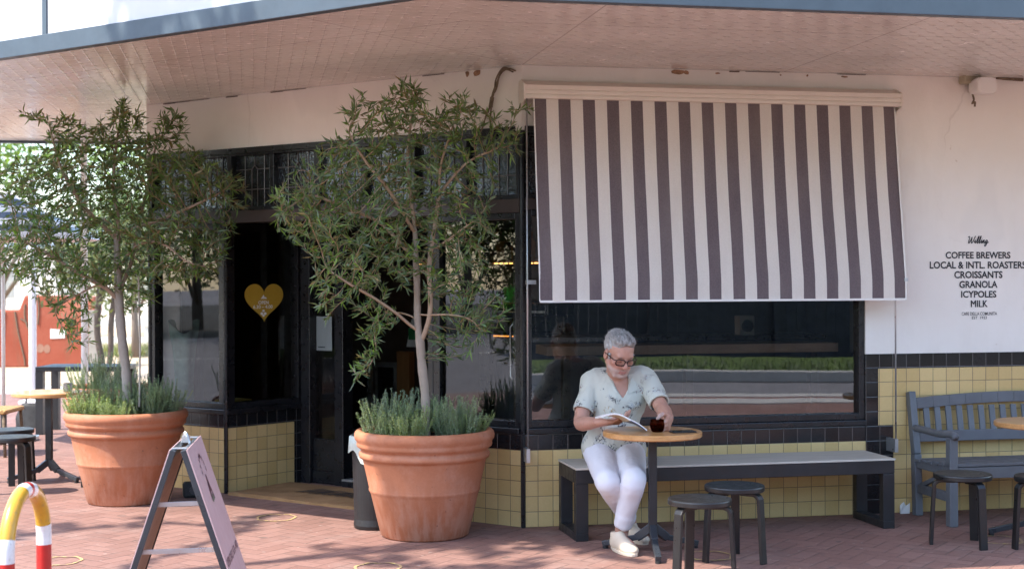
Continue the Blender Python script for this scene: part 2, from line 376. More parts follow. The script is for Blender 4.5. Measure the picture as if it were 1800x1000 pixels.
def leaf_mat(name, transl=0.35, rough=0.45):
    t = NT(name); a = t.node("ShaderNodeAttribute", attribute_name="Col"); geo = t.node("ShaderNodeNewGeometry")
    c = t.mix(t.math('MULTIPLY', geo.outputs["Backfacing"], 0.45), a.outputs[0], (0.22, 0.25, 0.19))
    t.fin(c, rough); tr = t.node("ShaderNodeBsdfTranslucent"); t.link(t.mix(1.0, c, (1.3, 1.5, 0.6), 'MULTIPLY'), tr.inputs[0])
    mx = t.node("ShaderNodeMixShader"); mx.inputs[0].default_value = transl; t.link(t.b.outputs[0], mx.inputs[1]); t.link(tr.outputs[0], mx.inputs[2])
    t.link(mx.outputs[0], t.out.inputs[0]); return t.m
M['leaf'] = leaf_mat("olive_leaf", 0.42, 0.38); M['bush_leaf'] = leaf_mat("bush_leaf", 0.25, 0.6)
def col_mat(name, rough=0.5, bump=0.0, bscale=80, coat=None, metal=None):
    t = NT(name); a = t.node("ShaderNodeAttribute", attribute_name="Col"); o = t.coord(); n = t.noise(o, 25, 4)
    c = t.mix(1.0, a.outputs[0], t.ramp(n, [(0.3, 0.86), (0.7, 1.0)]), 'MULTIPLY')
    if coat: c = t.mix(t.math('MULTIPLY', t.ramp(t.noise(t.mapping(o, (1, 1, .6)), 32, 6, .75), [(.56, 0.0), (.66, 1.0)]), .45), c, (.17, .14, .11)); rough = t.ramp(t.noise(o, 14, 5), [(.3, .25), (.7, .55)])
    return t.fin(c, rough, metal, t.bump(t.noise(o, bscale, 4), bump, 0.004) if bump else None, coat=coat)
M['bark'] = col_mat("bark", 0.85, 0.9, 38)
M['gloss_paint'] = col_mat("gloss_paint", 0.25, coat=0.3)

def glass(name, wav=0.02, wscale=0.7, ior=1.55, tint=(0.62, 0.64, 0.64), dist=0.02, rough=0.0, frac=None):
    t = NT(name); o = t.coord(); nm = t.bump(t.noise(o, wscale, 2, 0.4), wav, dist)
    fr = t.node("ShaderNodeFresnel"); fr.inputs[0].default_value = ior; t.link(nm, fr.inputs["Normal"])
    gl = t.node("ShaderNodeBsdfGlossy"); gl.inputs["Roughness"].default_value = rough; t.link(nm, gl.inputs["Normal"])
    tr = t.node("ShaderNodeBsdfTransparent"); tr.inputs[0].default_value = (*tint, 1)
    mx = t.node("ShaderNodeMixShader"); t.link(fr.outputs[0], mx.inputs[0]); t.link(tr.outputs[0], mx.inputs[1]); t.link(gl.outputs[0], mx.inputs[2])
    t.n.remove(t.b); t.link(mx.outputs[0], t.out.inputs[0]); return t.m
M['glass'] = glass("window_glass", 0.18, 0.55, 2.3, tint=(.8,.82,.84), dist=0.02)
M['glass_flat'] = glass("window_glass_flat", 0.04, 0.8, 1.95, tint=(.78,.8,.8))
def leadlight():
    t = NT("textured_glass"); o = t.coord()
    nm = t.bump(t.noise(o, 46, 2, 0.5), 0.9, 0.006)
    gl = t.node("ShaderNodeBsdfGlossy"); gl.inputs["Roughness"].default_value = 0.08; gl.inputs[0].default_value = (0.75, 0.82, 0.9, 1); t.link(nm, gl.inputs["Normal"])
    df = t.node("ShaderNodeBsdfDiffuse"); df.inputs[0].default_value = (0.016, 0.017, 0.02, 1)
    mx = t.node("ShaderNodeMixShader"); t.link(t.ramp(t.noise(o, 3, 3), [(0.35, 0.05), (0.65, 0.22)]), mx.inputs[0]); t.link(df.outputs[0], mx.inputs[1]); t.link(gl.outputs[0], mx.inputs[2])
    t.n.remove(t.b); t.link(mx.outputs[0], t.out.inputs[0]); return t.m
M['leadlight'] = leadlight()

def soffit_mat():
    """pressed-metal ceiling sheets: rows of small embossed lozenges, gloss paint"""
    t = NT("pressed_metal"); uv = t.coord("UV"); sp = t.node("ShaderNodeSeparateXYZ"); t.link(uv, sp.inputs[0]); u, v = sp.outputs[0], sp.outputs[1]
    def tri(x, per): return t.math('ABSOLUTE', t.math('SUBTRACT', t.math('FRACT', t.math('DIVIDE', x, per)), 0.5))
    PR_ = 0.112; du, dv = tri(u, PR_), tri(v, PR_); rd = t.math('SQRT', t.math('ADD', t.math('MULTIPLY', du, du), t.math('MULTIPLY', dv, dv)))
    dot = t.ramp(rd, [(0.0, 1.0), (0.20, 0.0)]); a = t.math('ABSOLUTE', t.math('SUBTRACT', du, dv)); diag = t.ramp(a, [(0.0, 1.0), (0.06, 0.0)])
    h = t.math('ADD', t.math('MULTIPLY', dot, 1.7), t.math('MULTIPLY', diag, 0.40)); o = t.coord(); h = t.math('ADD', h, t.math('MULTIPLY', t.noise(o, 1.6, 2), 1.2))
    seam_u = t.ramp(t.math('FRACT', t.math('DIVIDE', u, 1.83)), [(0.0, 1.0), (0.006, 0.0)]); seam_v = t.ramp(t.math('FRACT', t.math('DIVIDE', v, 0.75)), [(0.0, 1.0), (0.014, 0.0)])
    seam = t.math('MAXIMUM', seam_u, seam_v)
    c = t.ramp(t.noise(o, 1.6, 5), [(0.3, (0.66, 0.635, 0.60)), (0.7, (0.74, 0.72, 0.685))])
    rust = t.ramp(t.noise(o, 2.6, 6, 0.65), [(0.60, 0.0), (0.75, 1.0)]); c = t.mix(t.math('MULTIPLY', rust, 0.3), c, (0.42, 0.30, 0.22))
    c = t.mix(t.math('MULTIPLY', seam, 0.75), c, (0.13, 0.09, 0.07))
    return t.fin(c, t.ramp(t.noise(o, 5, 4), [(0.3, 0.14), (0.7, 0.28)]), None, t.bump(h, 0.8, 0.007), spec=1.0)
M['soffit'] = soffit_mat()

def stripes(n=31):
    """awning cloth: UV.x runs 0..1 over n stripes, odd ones dark"""
    t = NT("striped_cloth"); uv = t.coord("UV"); sp = t.node("ShaderNodeSeparateXYZ"); t.link(uv, sp.inputs[0])
    k = t.math('FLOORED_MODULO', t.math('FLOOR', t.math('MULTIPLY', sp.outputs[0], float(n))), 2.0)
    w = t.noise(t.coord(), 140, 2); c1 = t.ramp(w, [(0.3, (0.135, 0.105, 0.113)), (0.7, (0.178, 0.142, 0.152))]); c2 = t.ramp(w, [(0.3, (0.78, 0.73, 0.66)), (0.7, (0.84, 0.79, 0.72))])
    c = t.mix(k, c1, c2); dust = t.ramp(t.noise(t.mapping(t.coord(), (2, 2, .6)), 1.6, 6, .65), [(.45, 0.0), (.75, 1.0)]); c = t.mix(t.math('MULTIPLY', dust, .20), c, (.42, .36, .31)); t.fin(c, 0.9, None, t.bump(t.noise(t.coord(), 220, 2), 0.15, 0.002))
    tr = t.node("ShaderNodeBsdfTranslucent"); t.link(c, tr.inputs[0]); mx = t.node("ShaderNodeMixShader"); mx.inputs[0].default_value = 0.2
    t.link(t.b.outputs[0], mx.inputs[1]); t.link(tr.outputs[0], mx.inputs[2]); t.link(mx.outputs[0], t.out.inputs[0]); return t.m
M['stripes'] = stripes()
# ================================================================ frames of the building
C2 = Vector((0.068, 9.39, 0))
uR = Vector((0.979, 0.2023, 0)).normalized(); nR = Vector((uR.y, -uR.x, 0))
uL = Vector((-0.824, 0.567, 0)).normalized(); nL = Vector((-uL.y, uL.x, 0)); nL = nL if nL.y < 0 else -nL
D2 = C2 + uL * 3.65
uT = Vector((-0.165, 0.986, 0)).normalized(); nT = Vector((-uT.y, uT.x, 0))
def frR(s, o, z): return C2 + uR * s + nR * o + Vector((0, 0, z))
def frL(s, o, z): return C2 + uL * s + nL * o + Vector((0, 0, z))
def frT(s, o, z): return D2 + uT * s + nT * o + Vector((0, 0, z))
def s_of_px(fr, px, o=0.0):
    a = fr(0, o, 0); d = fr(1, o, 0) - a; k = (px - 900) / F
    return (k * a.y - a.x) / (d.x - k * d.y)
def z_of_px(fr, px, py, o=0.0):
    Y = fr(s_of_px(fr, px, o), o, 0).y; return CAM_H - (py - hor(px)) * Y / F

# ================================================================ ground
def poly_sheet(name, pts, z, mat, kind='structure'):
    m = MB(); m.add([(x, y, z) for x, y in pts], [tuple(range(len(pts)))]); return tag(m.build(name, mat), kind=kind)
def strip(o0, o1, s0=-14, s1=14): return [tuple(frR(s, o, 0)[:2]) for s, o in ((s0, o1), (s1, o1), (s1, o0), (s0, o0))]
poly_sheet('ground', [(-260, -260), (260, -260), (260, 260), (-260, 260)], -0.03, M['asphalt'])
a1, a2 = frR(12, 8.4, 0), frR(-11.5, 8.4, 0)
poly_sheet('pavement', [(a2.x, a2.y), (a1.x, a1.y), (14, 12.6), (12, 17), (-3, 21.2), (-10.6, 20.6), (-10.6, 0)], 0.0, M['paving'])
poly_sheet('path', [(-60, 20.4), (-10.6, 20.6), (-3, 21.2), (8, 19.6), (8, 22.6), (-60, 22.2)], -0.012, M['concrete'])
poly_sheet('sand_ground', [(-60, 22.2), (8, 22.6), (8, 70), (-60, 70)], -0.016, M['sand'])
m = MB(); m.fbox(frR, -30, 30, 8.42, 9.05, -0.03, 0.015); tag(m.build('kerb_strip', M['concrete'], bevel=0.01), kind='structure')
poly_sheet('red_brick_strip', strip(9.05, 9.40, -30, 30), -0.004, M['kerb_red'])
m = MB(); m.fbox(frR, -30, 30, 9.40, 9.85, -0.03, 0.012); tag(m.build('kerb_edge', M['concrete'], bevel=0.01), kind='structure')
m = MB(); m.fbox(frR, -30, 30, 12.4, 12.65, -0.03, 0.16); tag(m.build('far_kerb', M['concrete'], bevel=0.02), kind='structure')
m = MB(); m.add([frR(-40, 12.65, 0.12), frR(40, 12.65, 0.12), frR(40, 15.8, 0.20), frR(-40, 15.8, 0.20)], [(0, 3, 2, 1)])
tag(m.build('verge', M['grass_soil']), kind='structure')
def grass_blades(name, n, place, hmin, hmax, cols):
    V = []; Fc = []; Cc = []
    for i in range(n):
        p = place(); h = random.uniform(hmin, hmax); a = random.uniform(0, 6.28); w = 0.012; le = h * 0.5
        d = Vector((math.cos(a), math.sin(a), 0)); q = Vector((-d.y, d.x, 0)) * w; b = len(V)
        V += [p - q, p + q, p + d * le + Vector((0, 0, h))]; Fc.append((b, b + 1, b + 2)); c = random.choice(cols); Cc += [c] * 3
    return np_mesh(name, np.array([tuple(v) for v in V]), np.array(Fc), M['bush_leaf'], col=np.array(Cc))
gc = [(0.05, 0.085, 0.016), (0.075, 0.11, 0.026), (0.10, 0.115, 0.036)]
tag(grass_blades('grass', 9000, lambda: frR(random.uniform(-6, 16), random.uniform(12.66, 15.5), 0.13), 0.05, 0.14, gc), 'short green grass on the verge across the road', 'grass', kind='stuff')
tag(grass_blades('weeds', 2500, lambda: Vector((random.uniform(-11.5, -6.2), random.uniform(31, 33.5), -0.01)), 0.1, 0.35, [(0.12, 0.19, 0.03), (0.2, 0.22, 0.06), (0.28, 0.24, 0.1)]), 'rough grass and weeds growing along the edge of the sand', 'weeds', kind='stuff')
poly_sheet('side_verge', [(-33.5, -60), (-90, -60), (-90, 60), (-33.5, 60)][::-1], -0.008, M['tree_shade_soil'])
poly_sheet('road_line', [(-22, -30), (-21.85, -30), (-21.85, 40), (-22, 40)], -0.024, M['white_ink'])

# ================================================================ the cafe building
BASE = tuple(C2)
bld = empty('cafe_building', BASE)
tag(bld, 'white corner cafe with yellow and black tiled base and deep pressed metal awning roof', 'building')
def bpart(mb, name, mat, parent=bld, **k): return mb.build(name, mat, parent, off=BASE, **k)
def bboxes(name, mat, boxes, parent=bld, **k):
    for fr, *b in boxes:
        q = MB(); q.fbox(fr, *b); bpart(q, name, mat, parent, **k)
H_T, H_S = 2.62, 3.05          # top of the shopfront, soffit
ZB = 0.51                      # top of the yellow tiles under the windows
sJ = s_of_px(frR, 1521); sY = s_of_px(frR, 1543); sK = s_of_px(frR, 1568); sSplay = 2.76; RE = 7.5
# plaster
m = MB(); m.fbox(frR, 0.0, sJ, -0.25, 0, H_T, H_S + 0.02); m.fbox(frR, sJ, RE, -0.25, 0, 1.11, H_S + 0.02)
wallR = bpart(m, 'plaster_wall', M['plaster'])
m = MB(); m.fbox(frL, 0.0, 3.65, -0.25, 0, H_T, H_S + 0.02); wallL = bpart(m, 'plaster_wall', M['plaster'])
m = MB(); m.fbox(frT, 0.06, 3.5, -0.25, 0, 0, H_S + 0.02); bpart(m, 'plaster_wall', M['plaster'])
# roof slab
foot = [frR(RE, -0.1, 0), frR(RE, -5, 0), frT(3.5, -0.1, 0), frT(0, -0.1, 0), frR(0, -0.1, 0)]
m = MB(); m.prism([p + Vector((0, 0, 3.08)) for p in foot], (0, 0, 1.1)); bpart(m, 'roof', M['plaster'])
# tiles
bboxes('yellow_tiles', M['yellow_tile'], [(frR, 0.012, sJ, -0.2, 0, 0, ZB), (frR, sY, RE, -0.2, 0.001, 0, 1.008), (frL, 0.012, 0.80, -0.2, 0, 0, ZB), (frL, sSplay + 0.012, 3.62, -0.2, 0, 0, 0.50)])
bboxes('black_tiles', M['black_tile'], [(frR, 0.012, sJ, -0.2, 0.002, ZB, 0.615), (frR, sJ, RE, -0.2, 0.004, 1.008, 1.11), (frR, sJ, sY, -0.2, 0.002, 0.615, 1.008), (frR, sJ, sK, -0.2, 0.008, 0.0, 0.615),
    (frL, 0.012, 0.80, -0.2, 0.002, ZB, 0.615), (frL, sSplay + 0.012, 3.62, -0.2, 0.002, 0.50, 0.605)])
# corner trims
for c, z1 in ((frR(0, 0.004, 0), H_T), (frL(sSplay, 0.004, 0), 2.14), (frL(3.63, -0.01, 0), H_T)):
    m = MB(); m.tube([c, c + Vector((0, 0, z1))], 0.016, 8); bpart(m, 'corner_trim', M['black_paint'])
# sills
bboxes('sill', M['black_paint'], [(frR, 0.02, sJ, -0.14, 0.02, 0.615, 0.655), (frL, 0.02, 0.80, -0.14, 0.02, 0.615, 0.655), (frL, sSplay, 3.63, -0.14, 0.02, 0.605, 0.645)], bevel=0.006)

def window(fr, s0, s1, z0, z1, mull=(), trans=(), pane_o=-0.055, gl='glass', fw=0.045, depth=(-0.10, -0.01), nm='window'):
    m = MB(); d0, d1 = depth
    m.fbox(fr, s0, s0 + fw, d0, d1, z0, z1); m.fbox(fr, s1 - fw, s1, d0, d1, z0, z1)
    m.fbox(fr, s0 + fw, s1 - fw, d0, d1, z0, z0 + fw); m.fbox(fr, s0 + fw, s1 - fw, d0, d1, z1 - fw, z1)
    for q in mull: m.fbox(fr, q - fw / 2, q + fw / 2, d0 + 0.004, d1 - 0.004, z0 + fw, z1 - fw)
    f = bpart(m, nm, M['black_paint'], bevel=0.004)
    g = MB(); xs = [s0 + fw] + sorted(mull) + [s1 - fw]
    for a, b in zip(xs[:-1], xs[1:]):
        q = [fr(a, pane_o, z0 + fw), fr(b, pane_o, z0 + fw), fr(b, pane_o, z1 - fw), fr(a, pane_o, z1 - fw)]; out = fr(a, 1, 0) - fr(a, 0, 0)
        if (q[1] - q[0]).cross(q[2] - q[0]).dot(out) < 0: q = q[::-1]      # panes face the street
        g.quad(*q)
    bpart(g, 'pane', M[gl], f); return f
wR = window(frR, 0.02, sJ, 0.655, 2.10)
wL = window(frL, 0.02, 0.80, 0.655, 2.08, gl='glass_flat')
wB = window(frL, sSplay + 0.005, 3.62, 0.645, 2.08, gl='glass_flat')
# leadlight transom
def transom(fr, s0, s1, z0, z1, pw):
    n = max(1, round((s1 - s0) / pw)); w = (s1 - s0) / n; fw = 0.022; m = MB()
    m.fbox(fr, s0, s1, -0.1, -0.008, z0, z0 + 0.03); m.fbox(fr, s0, s1, -0.1, -0.008, z1 - 0.03, z1)
    for i in range(n + 1):
        q = s0 + i * w; m.fbox(fr, max(s0, q - fw), min(s1, q + fw), -0.098, -0.004, z0 + 0.03, z1 - 0.03)
    f = bpart(m, 'leadlight_window', M['black_paint'], bevel=0.003)
    g = MB(); g.fbox(fr, s0, s1, -0.066, -0.06, z0 + 0.02, z1 - 0.02); bpart(g, 'pane', M['leadlight'], f)
    l = MB(); r = 0.0035
    for i in range(n):
        a = s0 + i * w + fw; b = s0 + (i + 1) * w - fw; k = (b - a) / 4; zm = z0 + (z1 - z0) * 0.36; zt = z0 + (z1 - z0) * 0.70
        o = -0.055; q = lambda s, z: fr(s, o, z)
        for j in (1, 2, 3):
            if j == 2:
                l.tube([q(a + 2 * k, z1 - 0.03), q(a + 2 * k, zt + 0.03)], r, 5); l.tube([q(a + 2 * k, zt + 0.03), q(a + 2 * k - 0.03, zt)], r, 5); l.tube([q(a + 2 * k, zt + 0.03), q(a + 2 * k + 0.03, zt)], r, 5)
                l.tube([q(a + 2 * k - 0.03, zt), q(a + 2 * k - 0.03, z0 + 0.03)], r, 5); l.tube([q(a + 2 * k + 0.03, zt), q(a + 2 * k + 0.03, z0 + 0.03)], r, 5)
            else: l.tube([q(a + j * k, z0 + 0.03), q(a + j * k, z1 - 0.03)], r, 5)
        l.tube([q(a, zt), q(a + 2 * k - 0.03, zt)], r, 5); l.tube([q(a + 2 * k + 0.03, zt), q(b, zt)], r, 5); l.tube([q(a, zm), q(b, zm)], r, 5)
    bpart(l, 'lead_lines', M['lead'], f); return f
transom(frL, 0.03, 3.62, 2.17, H_T, 0.46); transom(frR, 0.03, sJ, 2.17, H_T, 0.46)
bboxes('header', simple("brown_paint", (0.05, 0.035, 0.03), 0.4), [(frL, 0.02, 3.63, -0.12, 0.004, 2.08, 2.17), (frR, 0.02, sJ, -0.12, 0.004, 2.10, 2.17)])
bboxes('head_trim', M['black_paint'], [(frL, 0.05, 3.63, -0.02, 0.012, H_T - 0.012, H_T + 0.028), (frR, 0.02, sJ, -0.02, 0.012, H_T - 0.012, H_T + 0.028)])

# ---- entry recess
Bp = frL(sSplay, 0, 0); Ep = Vector((-1.700, 11.56, 0)); uS = (Ep - Bp).normalized(); LS = (Ep - Bp).length
nS = Vector((uS.y, -uS.x, 0))
def frS(s, o, z): return Bp + uS * s + nS * o + Vector((0, 0, z))
sC = s_of_px(frS, 516)
m = MB(); m.fbox(frS, 0.012, sC, -0.15, 0, 0, 0.50); bpart(m, 'yellow_tiles', M['yellow_tile'])
bboxes('black_tiles', M['black_tile'], [(frS, 0.012, LS, -0.15, 0.002, 0.50, 0.605), (frS, sC, LS, -0.15, 0.002, 0, 0.50)])
m = MB(); m.fbox(frS, 0.0, LS, -0.12, 0.02, 0.605, 0.645); bpart(m, 'sill', M['black_paint'], bevel=0.005)
wS = window(frS, 0.01, LS, 0.645, 2.14, gl='glass_flat')
Br = frL(0.80, 0, 0); Er = frL(0.86, -0.72, 0); uQ = (Er - Br).normalized(); LQ = (Er - Br).length; nQ = Vector((-uQ.y, uQ.x, 0))
def frQ(s, o, z): return Br + uQ * s + nQ * o + Vector((0, 0, z))
m = MB(); m.fbox(frQ, 0.01, LQ, -0.12, 0, 0, 0.50); bpart(m, 'yellow_tiles', M['yellow_tile'])
m = MB(); m.fbox(frQ, 0.0, LQ, -0.12, 0.002, 0.50, 0.605); bpart(m, 'black_tiles', M['black_tile'])
window(frQ, 0.01, LQ, 0.605, 2.14, gl='glass_flat')
uD = -uL; nD = nL; LD = (Er - Ep).dot(uD)
def frD(s, o, z): return Ep + uD * s + nD * o + Vector((0, 0, z))
m = MB(); m.fbox(frL, 0.6, 2.95, -0.95, -0.12, 2.145, 2.18); bpart(m, 'entry_ceiling', simple("entry_ceiling", (0.24, 0.19, 0.17), 0.6))
wd = [s_of_px(frD, p) for p in (548, 590, 605)]
m = MB(); m.fbox(frD, 0, wd[0], -0.08, 0.03, 0, 2.145); m.fbox(frD, wd[1], wd[2], -0.10, 0.02, 0, 2.145); m.fbox(frD, wd[0], wd[1], -0.07, 0.0, 0, 0.10)
m.fbox(frD, wd[0], wd[1], -0.06, -0.01, 0.10, 0.36); m.fbox(frD, wd[0], LD, -0.10, 0.0, 2.05, 2.145); m.fbox(frD, LD - 0.34, LD, -0.10, 0.02, 0, 2.05)
m.fbox(frD, wd[2], LD - 0.34, -0.06, 0.04, 0, 0.045)
fd = bpart(m, 'door_frame', M['black_paint'], bevel=0.004)
m = MB(); m.quad(frD(wd[0], -0.045, 0.36), frD(wd[1], -0.045, 0.36), frD(wd[1], -0.045, 2.05), frD(wd[0], -0.045, 2.05)); bpart(m, 'pane', M['glass_flat'], fd)
m = MB(); m.fbox(frD, wd[2] + 0.005, LD - 0.345, -0.058, 0.045, 0.047, 0.062); bpart(m, 'threshold', M['zinc'], fd)
m = MB()   # the leaf, swung open into the room
hinge = frD(LD - 0.36, -0.11, 0); uO = -nD
def frO(s, o, z): return hinge + uO * s + uD * o + Vector((0, 0, z))
m.fbox(frO, 0, 0.10, -0.02, 0.02, 0.07, 2.04); m.fbox(frO, 0.80, 0.90, -0.02, 0.02, 0.07, 2.04); m.fbox(frO, 0.1, 0.8, -0.02, 0.02, 0.07, 0.36); m.fbox(frO, 0.1, 0.8, -0.02, 0.02, 1.94, 2.04)
dr = bpart(m, 'door', M['black_paint'], bevel=0.004)
m = MB(); m.quad(frO(0.1, 0, 0.36), frO(0.8, 0, 0.36), frO(0.8, 0, 1.94), frO(0.1, 0, 1.94)); bpart(m, 'pane', M['glass_flat'], dr)
m = MB(); m.tube([frO(0.85, -0.03, 0.8), frO(0.85, -0.08, 0.85), frO(0.85, -0.08, 1.25), frO(0.85, -0.03, 1.3)], 0.012); bpart(m, 'handle', M['zinc'], dr, smooth=True)
# ---- room behind the glass
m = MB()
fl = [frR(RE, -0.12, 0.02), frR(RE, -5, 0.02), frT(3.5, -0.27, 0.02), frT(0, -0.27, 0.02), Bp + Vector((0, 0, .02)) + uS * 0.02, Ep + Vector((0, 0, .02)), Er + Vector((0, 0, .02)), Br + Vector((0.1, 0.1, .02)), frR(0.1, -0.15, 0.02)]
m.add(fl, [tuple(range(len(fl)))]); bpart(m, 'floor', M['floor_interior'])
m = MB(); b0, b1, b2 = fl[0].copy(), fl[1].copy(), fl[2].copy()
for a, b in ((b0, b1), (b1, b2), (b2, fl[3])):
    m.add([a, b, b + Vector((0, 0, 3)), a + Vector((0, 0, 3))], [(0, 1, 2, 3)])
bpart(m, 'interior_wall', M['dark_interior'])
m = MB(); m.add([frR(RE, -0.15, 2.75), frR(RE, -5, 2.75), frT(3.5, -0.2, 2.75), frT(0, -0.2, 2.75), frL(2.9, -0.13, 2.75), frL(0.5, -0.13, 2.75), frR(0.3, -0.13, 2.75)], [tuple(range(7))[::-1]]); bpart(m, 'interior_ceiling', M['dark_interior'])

# ---- canopy
OFF = 2.25
def isect(p, u, q, v):
    den = u.x * v.y - u.y * v.x; w = q - p; return p + u * ((w.x * v.y - w.y * v.x) / den)
oC = isect(frR(0, OFF, 0), uR, frL(0, OFF, 0), uL); oD = isect(frL(0, OFF, 0), uL, frT(0, OFF, 0), uT)
oRE = frR(RE, OFF, 0); TE = 3.15; oTE = frT(TE, OFF, 0)
zS = Vector((0, 0, H_S))
m = MB()
def sof(pts, org, u, n):
    m.add([p + zS for p in pts], [tuple(range(len(pts)))], [[((p - org).dot(u), (p - org).dot(n)) for p in pts]])
sof([frR(0, 0, 0), frR(RE, 0, 0), oRE, oC], C2, uR, nR); sof([frL(0, 0, 0), oC, oD, frL(3.65, 0, 0)], C2, uL, nL); sof([frT(0, 0, 0), oD, oTE, frT(TE, 0, 0)], D2, uT, nT)
bpart(m, 'canopy_soffit', M['soffit'])
m = MB(); top = [frR(RE, 0, 0), oRE, oC, oD, oTE, frT(TE, 0, 0), D2, C2]
m.add([p + Vector((0, 0, 3.20)) for p in top], [tuple(range(8))]); bpart(m, 'canopy_roof', M['zinc'])
ch = MB(); pn = MB(); stl = []
for a, b, n in ((oRE, oC, nR), (oC, oD, nL), (oD, oTE, nT), (oTE, frT(TE, 0, 0), uT)):
    u = (b - a).normalized(); L = (b - a).length
    fr = lambda s, o, z, a=a, u=u, n=n: a + u * s + n * o + Vector((0, 0, z))
    ch.fbox(fr, -0.01, L + 0.01, -0.05, 0.012, 3.025, 3.135); pn.fbox(fr, 0, L, -0.03, 0.0, 3.135, 3.86); ch.fbox(fr, -0.01, L + 0.01, -0.05, 0.012, 3.86, 3.95)
    k = int(L / 1.75)
    for i in range(k + 1):
        s = 0.02 + i * 1.75 if n is not nL else s_of_px(lambda s_, o_, z_: fr(s_, o_, z_), 82) + (i - 1) * 1.9
        if 0 <= s <= L: stl.append((fr, s - 0.02, s + 0.02, -0.02, 0.010, 3.135, 3.86))
fas = bpart(ch, 'canopy_fascia', M['fascia_steel'], bevel=0.004)
bpart(pn, 'panel', simple("fascia_white", (0.60, 0.595, 0.585), 0.45, var=0.03), fas); bboxes('stile', M['fascia_steel'], stl, fas)
m = MB(); pp = Vector((-4.30, 14.3, 0)); m.tube([pp, pp + zS], 0.035, 12); m.fbox(lambda a, b, c: pp + Vector((a, b, c)), -0.08, 0.08, -0.08, 0.08, 0, 0.012)
bpart(m, 'canopy_post', M['white_plastic'], smooth=False)
# flaking paint and a rusty gap along the wall head
old_paint = simple("old_paint", (0.30, 0.17, 0.10), 0.9, var=0.5, vscale=30)
for px, py, w, h in ((823, 128, 8, 10), (841, 127, 14, 13), (1193, 118, 22, 9), (1208, 120, 8, 8), (1373, 131, 3, 3), (1420, 129, 4, 4), (1485, 131, 14, 3), (1262, 126, 9, 3)):
    fr = frL if px < 912 else frR; s = s_of_px(fr, px); z = min(z_of_px(fr, px, py), H_S - 0.02); sc = 0.0042
    k = 9; pts = [(s + math.cos(a * 6.283 / k) * w * sc * random.uniform(0.35, 0.65), z + math.sin(a * 6.283 / k) * h * sc * random.uniform(0.35, 0.6)) for a in range(k)]
    m = MB(); m.add([fr(p[0], 0.003, min(p[1], H_S - 0.003)) for p in pts], [tuple(range(k))]); bpart(m, 'flaked_patch', old_paint, wallR)
dirt = simple("dirty_gap", (0.10, 0.065, 0.045), 0.9)
for k in range(14):
    fr, a0, a1 = (frL, 0.1, 3.5) if k % 3 else (frR, 0.1, 6)
    s = random.uniform(a0, a1); L = random.uniform(0.03, 0.30); m = MB(); m.fbox(fr, s, s + L, -0.01, 0.004, H_S - random.uniform(0.004, 0.010), H_S - 0.002); bpart(m, 'wall_head_gap', dirt, wallR)

# ---- lettering on the right wall
def wtext(mb, txt, x0, x1, y0, y1, bold=0.026, shear=0):
    """text whose caps fill the photo box (x0..x1, y0 top..y1 base) on the right wall"""
    oo = 0.003 if x0 == int(x0) else 0.0034; sa, sb = s_of_px(frR, x0), s_of_px(frR, x1); pc = (x0 + x1) / 2; za, zb = z_of_px(frR, pc, y1), z_of_px(frR, pc, y0)
    put_text(mb, lambda x, y: frR((sa + sb) / 2 + x, oo, za + y), txt, zb - za, sb - sa, bold, shear)
def wl_(txt, *a):
    m = MB(); wtext(m, txt, *a)
    if txt == 'MILK': wtext(m, txt, a[0] + .7, a[1] + .7, *a[2:])      # the M closes up if fattened, so it is struck twice
    bpart(m, 'lettering', M['black_ink'], wallR)
wl_("COFFEE BREWERS", 1662, 1776, 441.5, 454); wl_("LOCAL & INTL. ROASTERS", 1634, 1803, 458.5, 471.5); wl_("CROISSANTS", 1677, 1762, 475.5, 488.5)
wl_("GRANOLA", 1686, 1753, 492.5, 505.5); wl_("ICYPOLES", 1689, 1751, 510, 522.5); wl_("MILK", 1706, 1735, 527, 539.5, 0.0)
wl_("CAFE DELLA COMUNITA", 1690, 1752, 548, 554, 0.005); wl_("EST  1923", 1708, 1734, 555.5, 560.5, 0.005)
m = MB()
# the script word, drawn as pen strokes (unit: x 0..1 over the word, y 0 base..1)
WIL = [[(0.00, .86), (.05, .97), (.075, .80), (.045, .20), (.07, .04), (.14, .45), (.19, .88), (.175, .30), (.20, .04), (.27, .40), (.33, .95), (.36, .98)],
       [(.31, .12), (.36, .48), (.355, .20), (.37, .06), (.42, .25)], [(.385, .66), (.39, .70)],
       [(.42, .25), (.49, .95), (.515, 1.0), (.50, .70), (.455, .15), (.475, .04), (.53, .25)], [(.52, .22), (.59, .95), (.615, 1.0), (.60, .70), (.555, .15), (.575, .04), (.63, .28)],
       [(.63, .28), (.66, .50), (.645, .20), (.655, .05), (.70, .25)], [(.685, .66), (.69, .70)],
       [(.70, .25), (.735, .48), (.715, .05), (.755, .40), (.785, .46), (.775, .15), (.80, .05), (.84, .22)],
       [(.93, .42), (.88, .46), (.845, .22), (.87, .05), (.92, .30), (.935, .46), (.90, -.15), (.85, -.38), (.82, -.25), (.90, .0), (1.0, .20)]]
sa, sb = s_of_px(frR, 1701), s_of_px(frR, 1738); z0, z1 = z_of_px(frR, 1719, 428), z_of_px(frR, 1719, 415.5)
for pl in WIL:
    sp_ = spline([(sa + (sb - sa) * (x + 0.04 * (y - .4)), z0 + (z1 - z0) * y) for x, y in pl], 6) if len(pl) > 2 else [(sa + (sb - sa) * x, z0 + (z1 - z0) * y) for x, y in pl]
    strokes(m, lambda x, y: frR(x, 0.003, y), [sp_], 0.0062)
bpart(m, 'lettering', M['black_ink'], wallR)

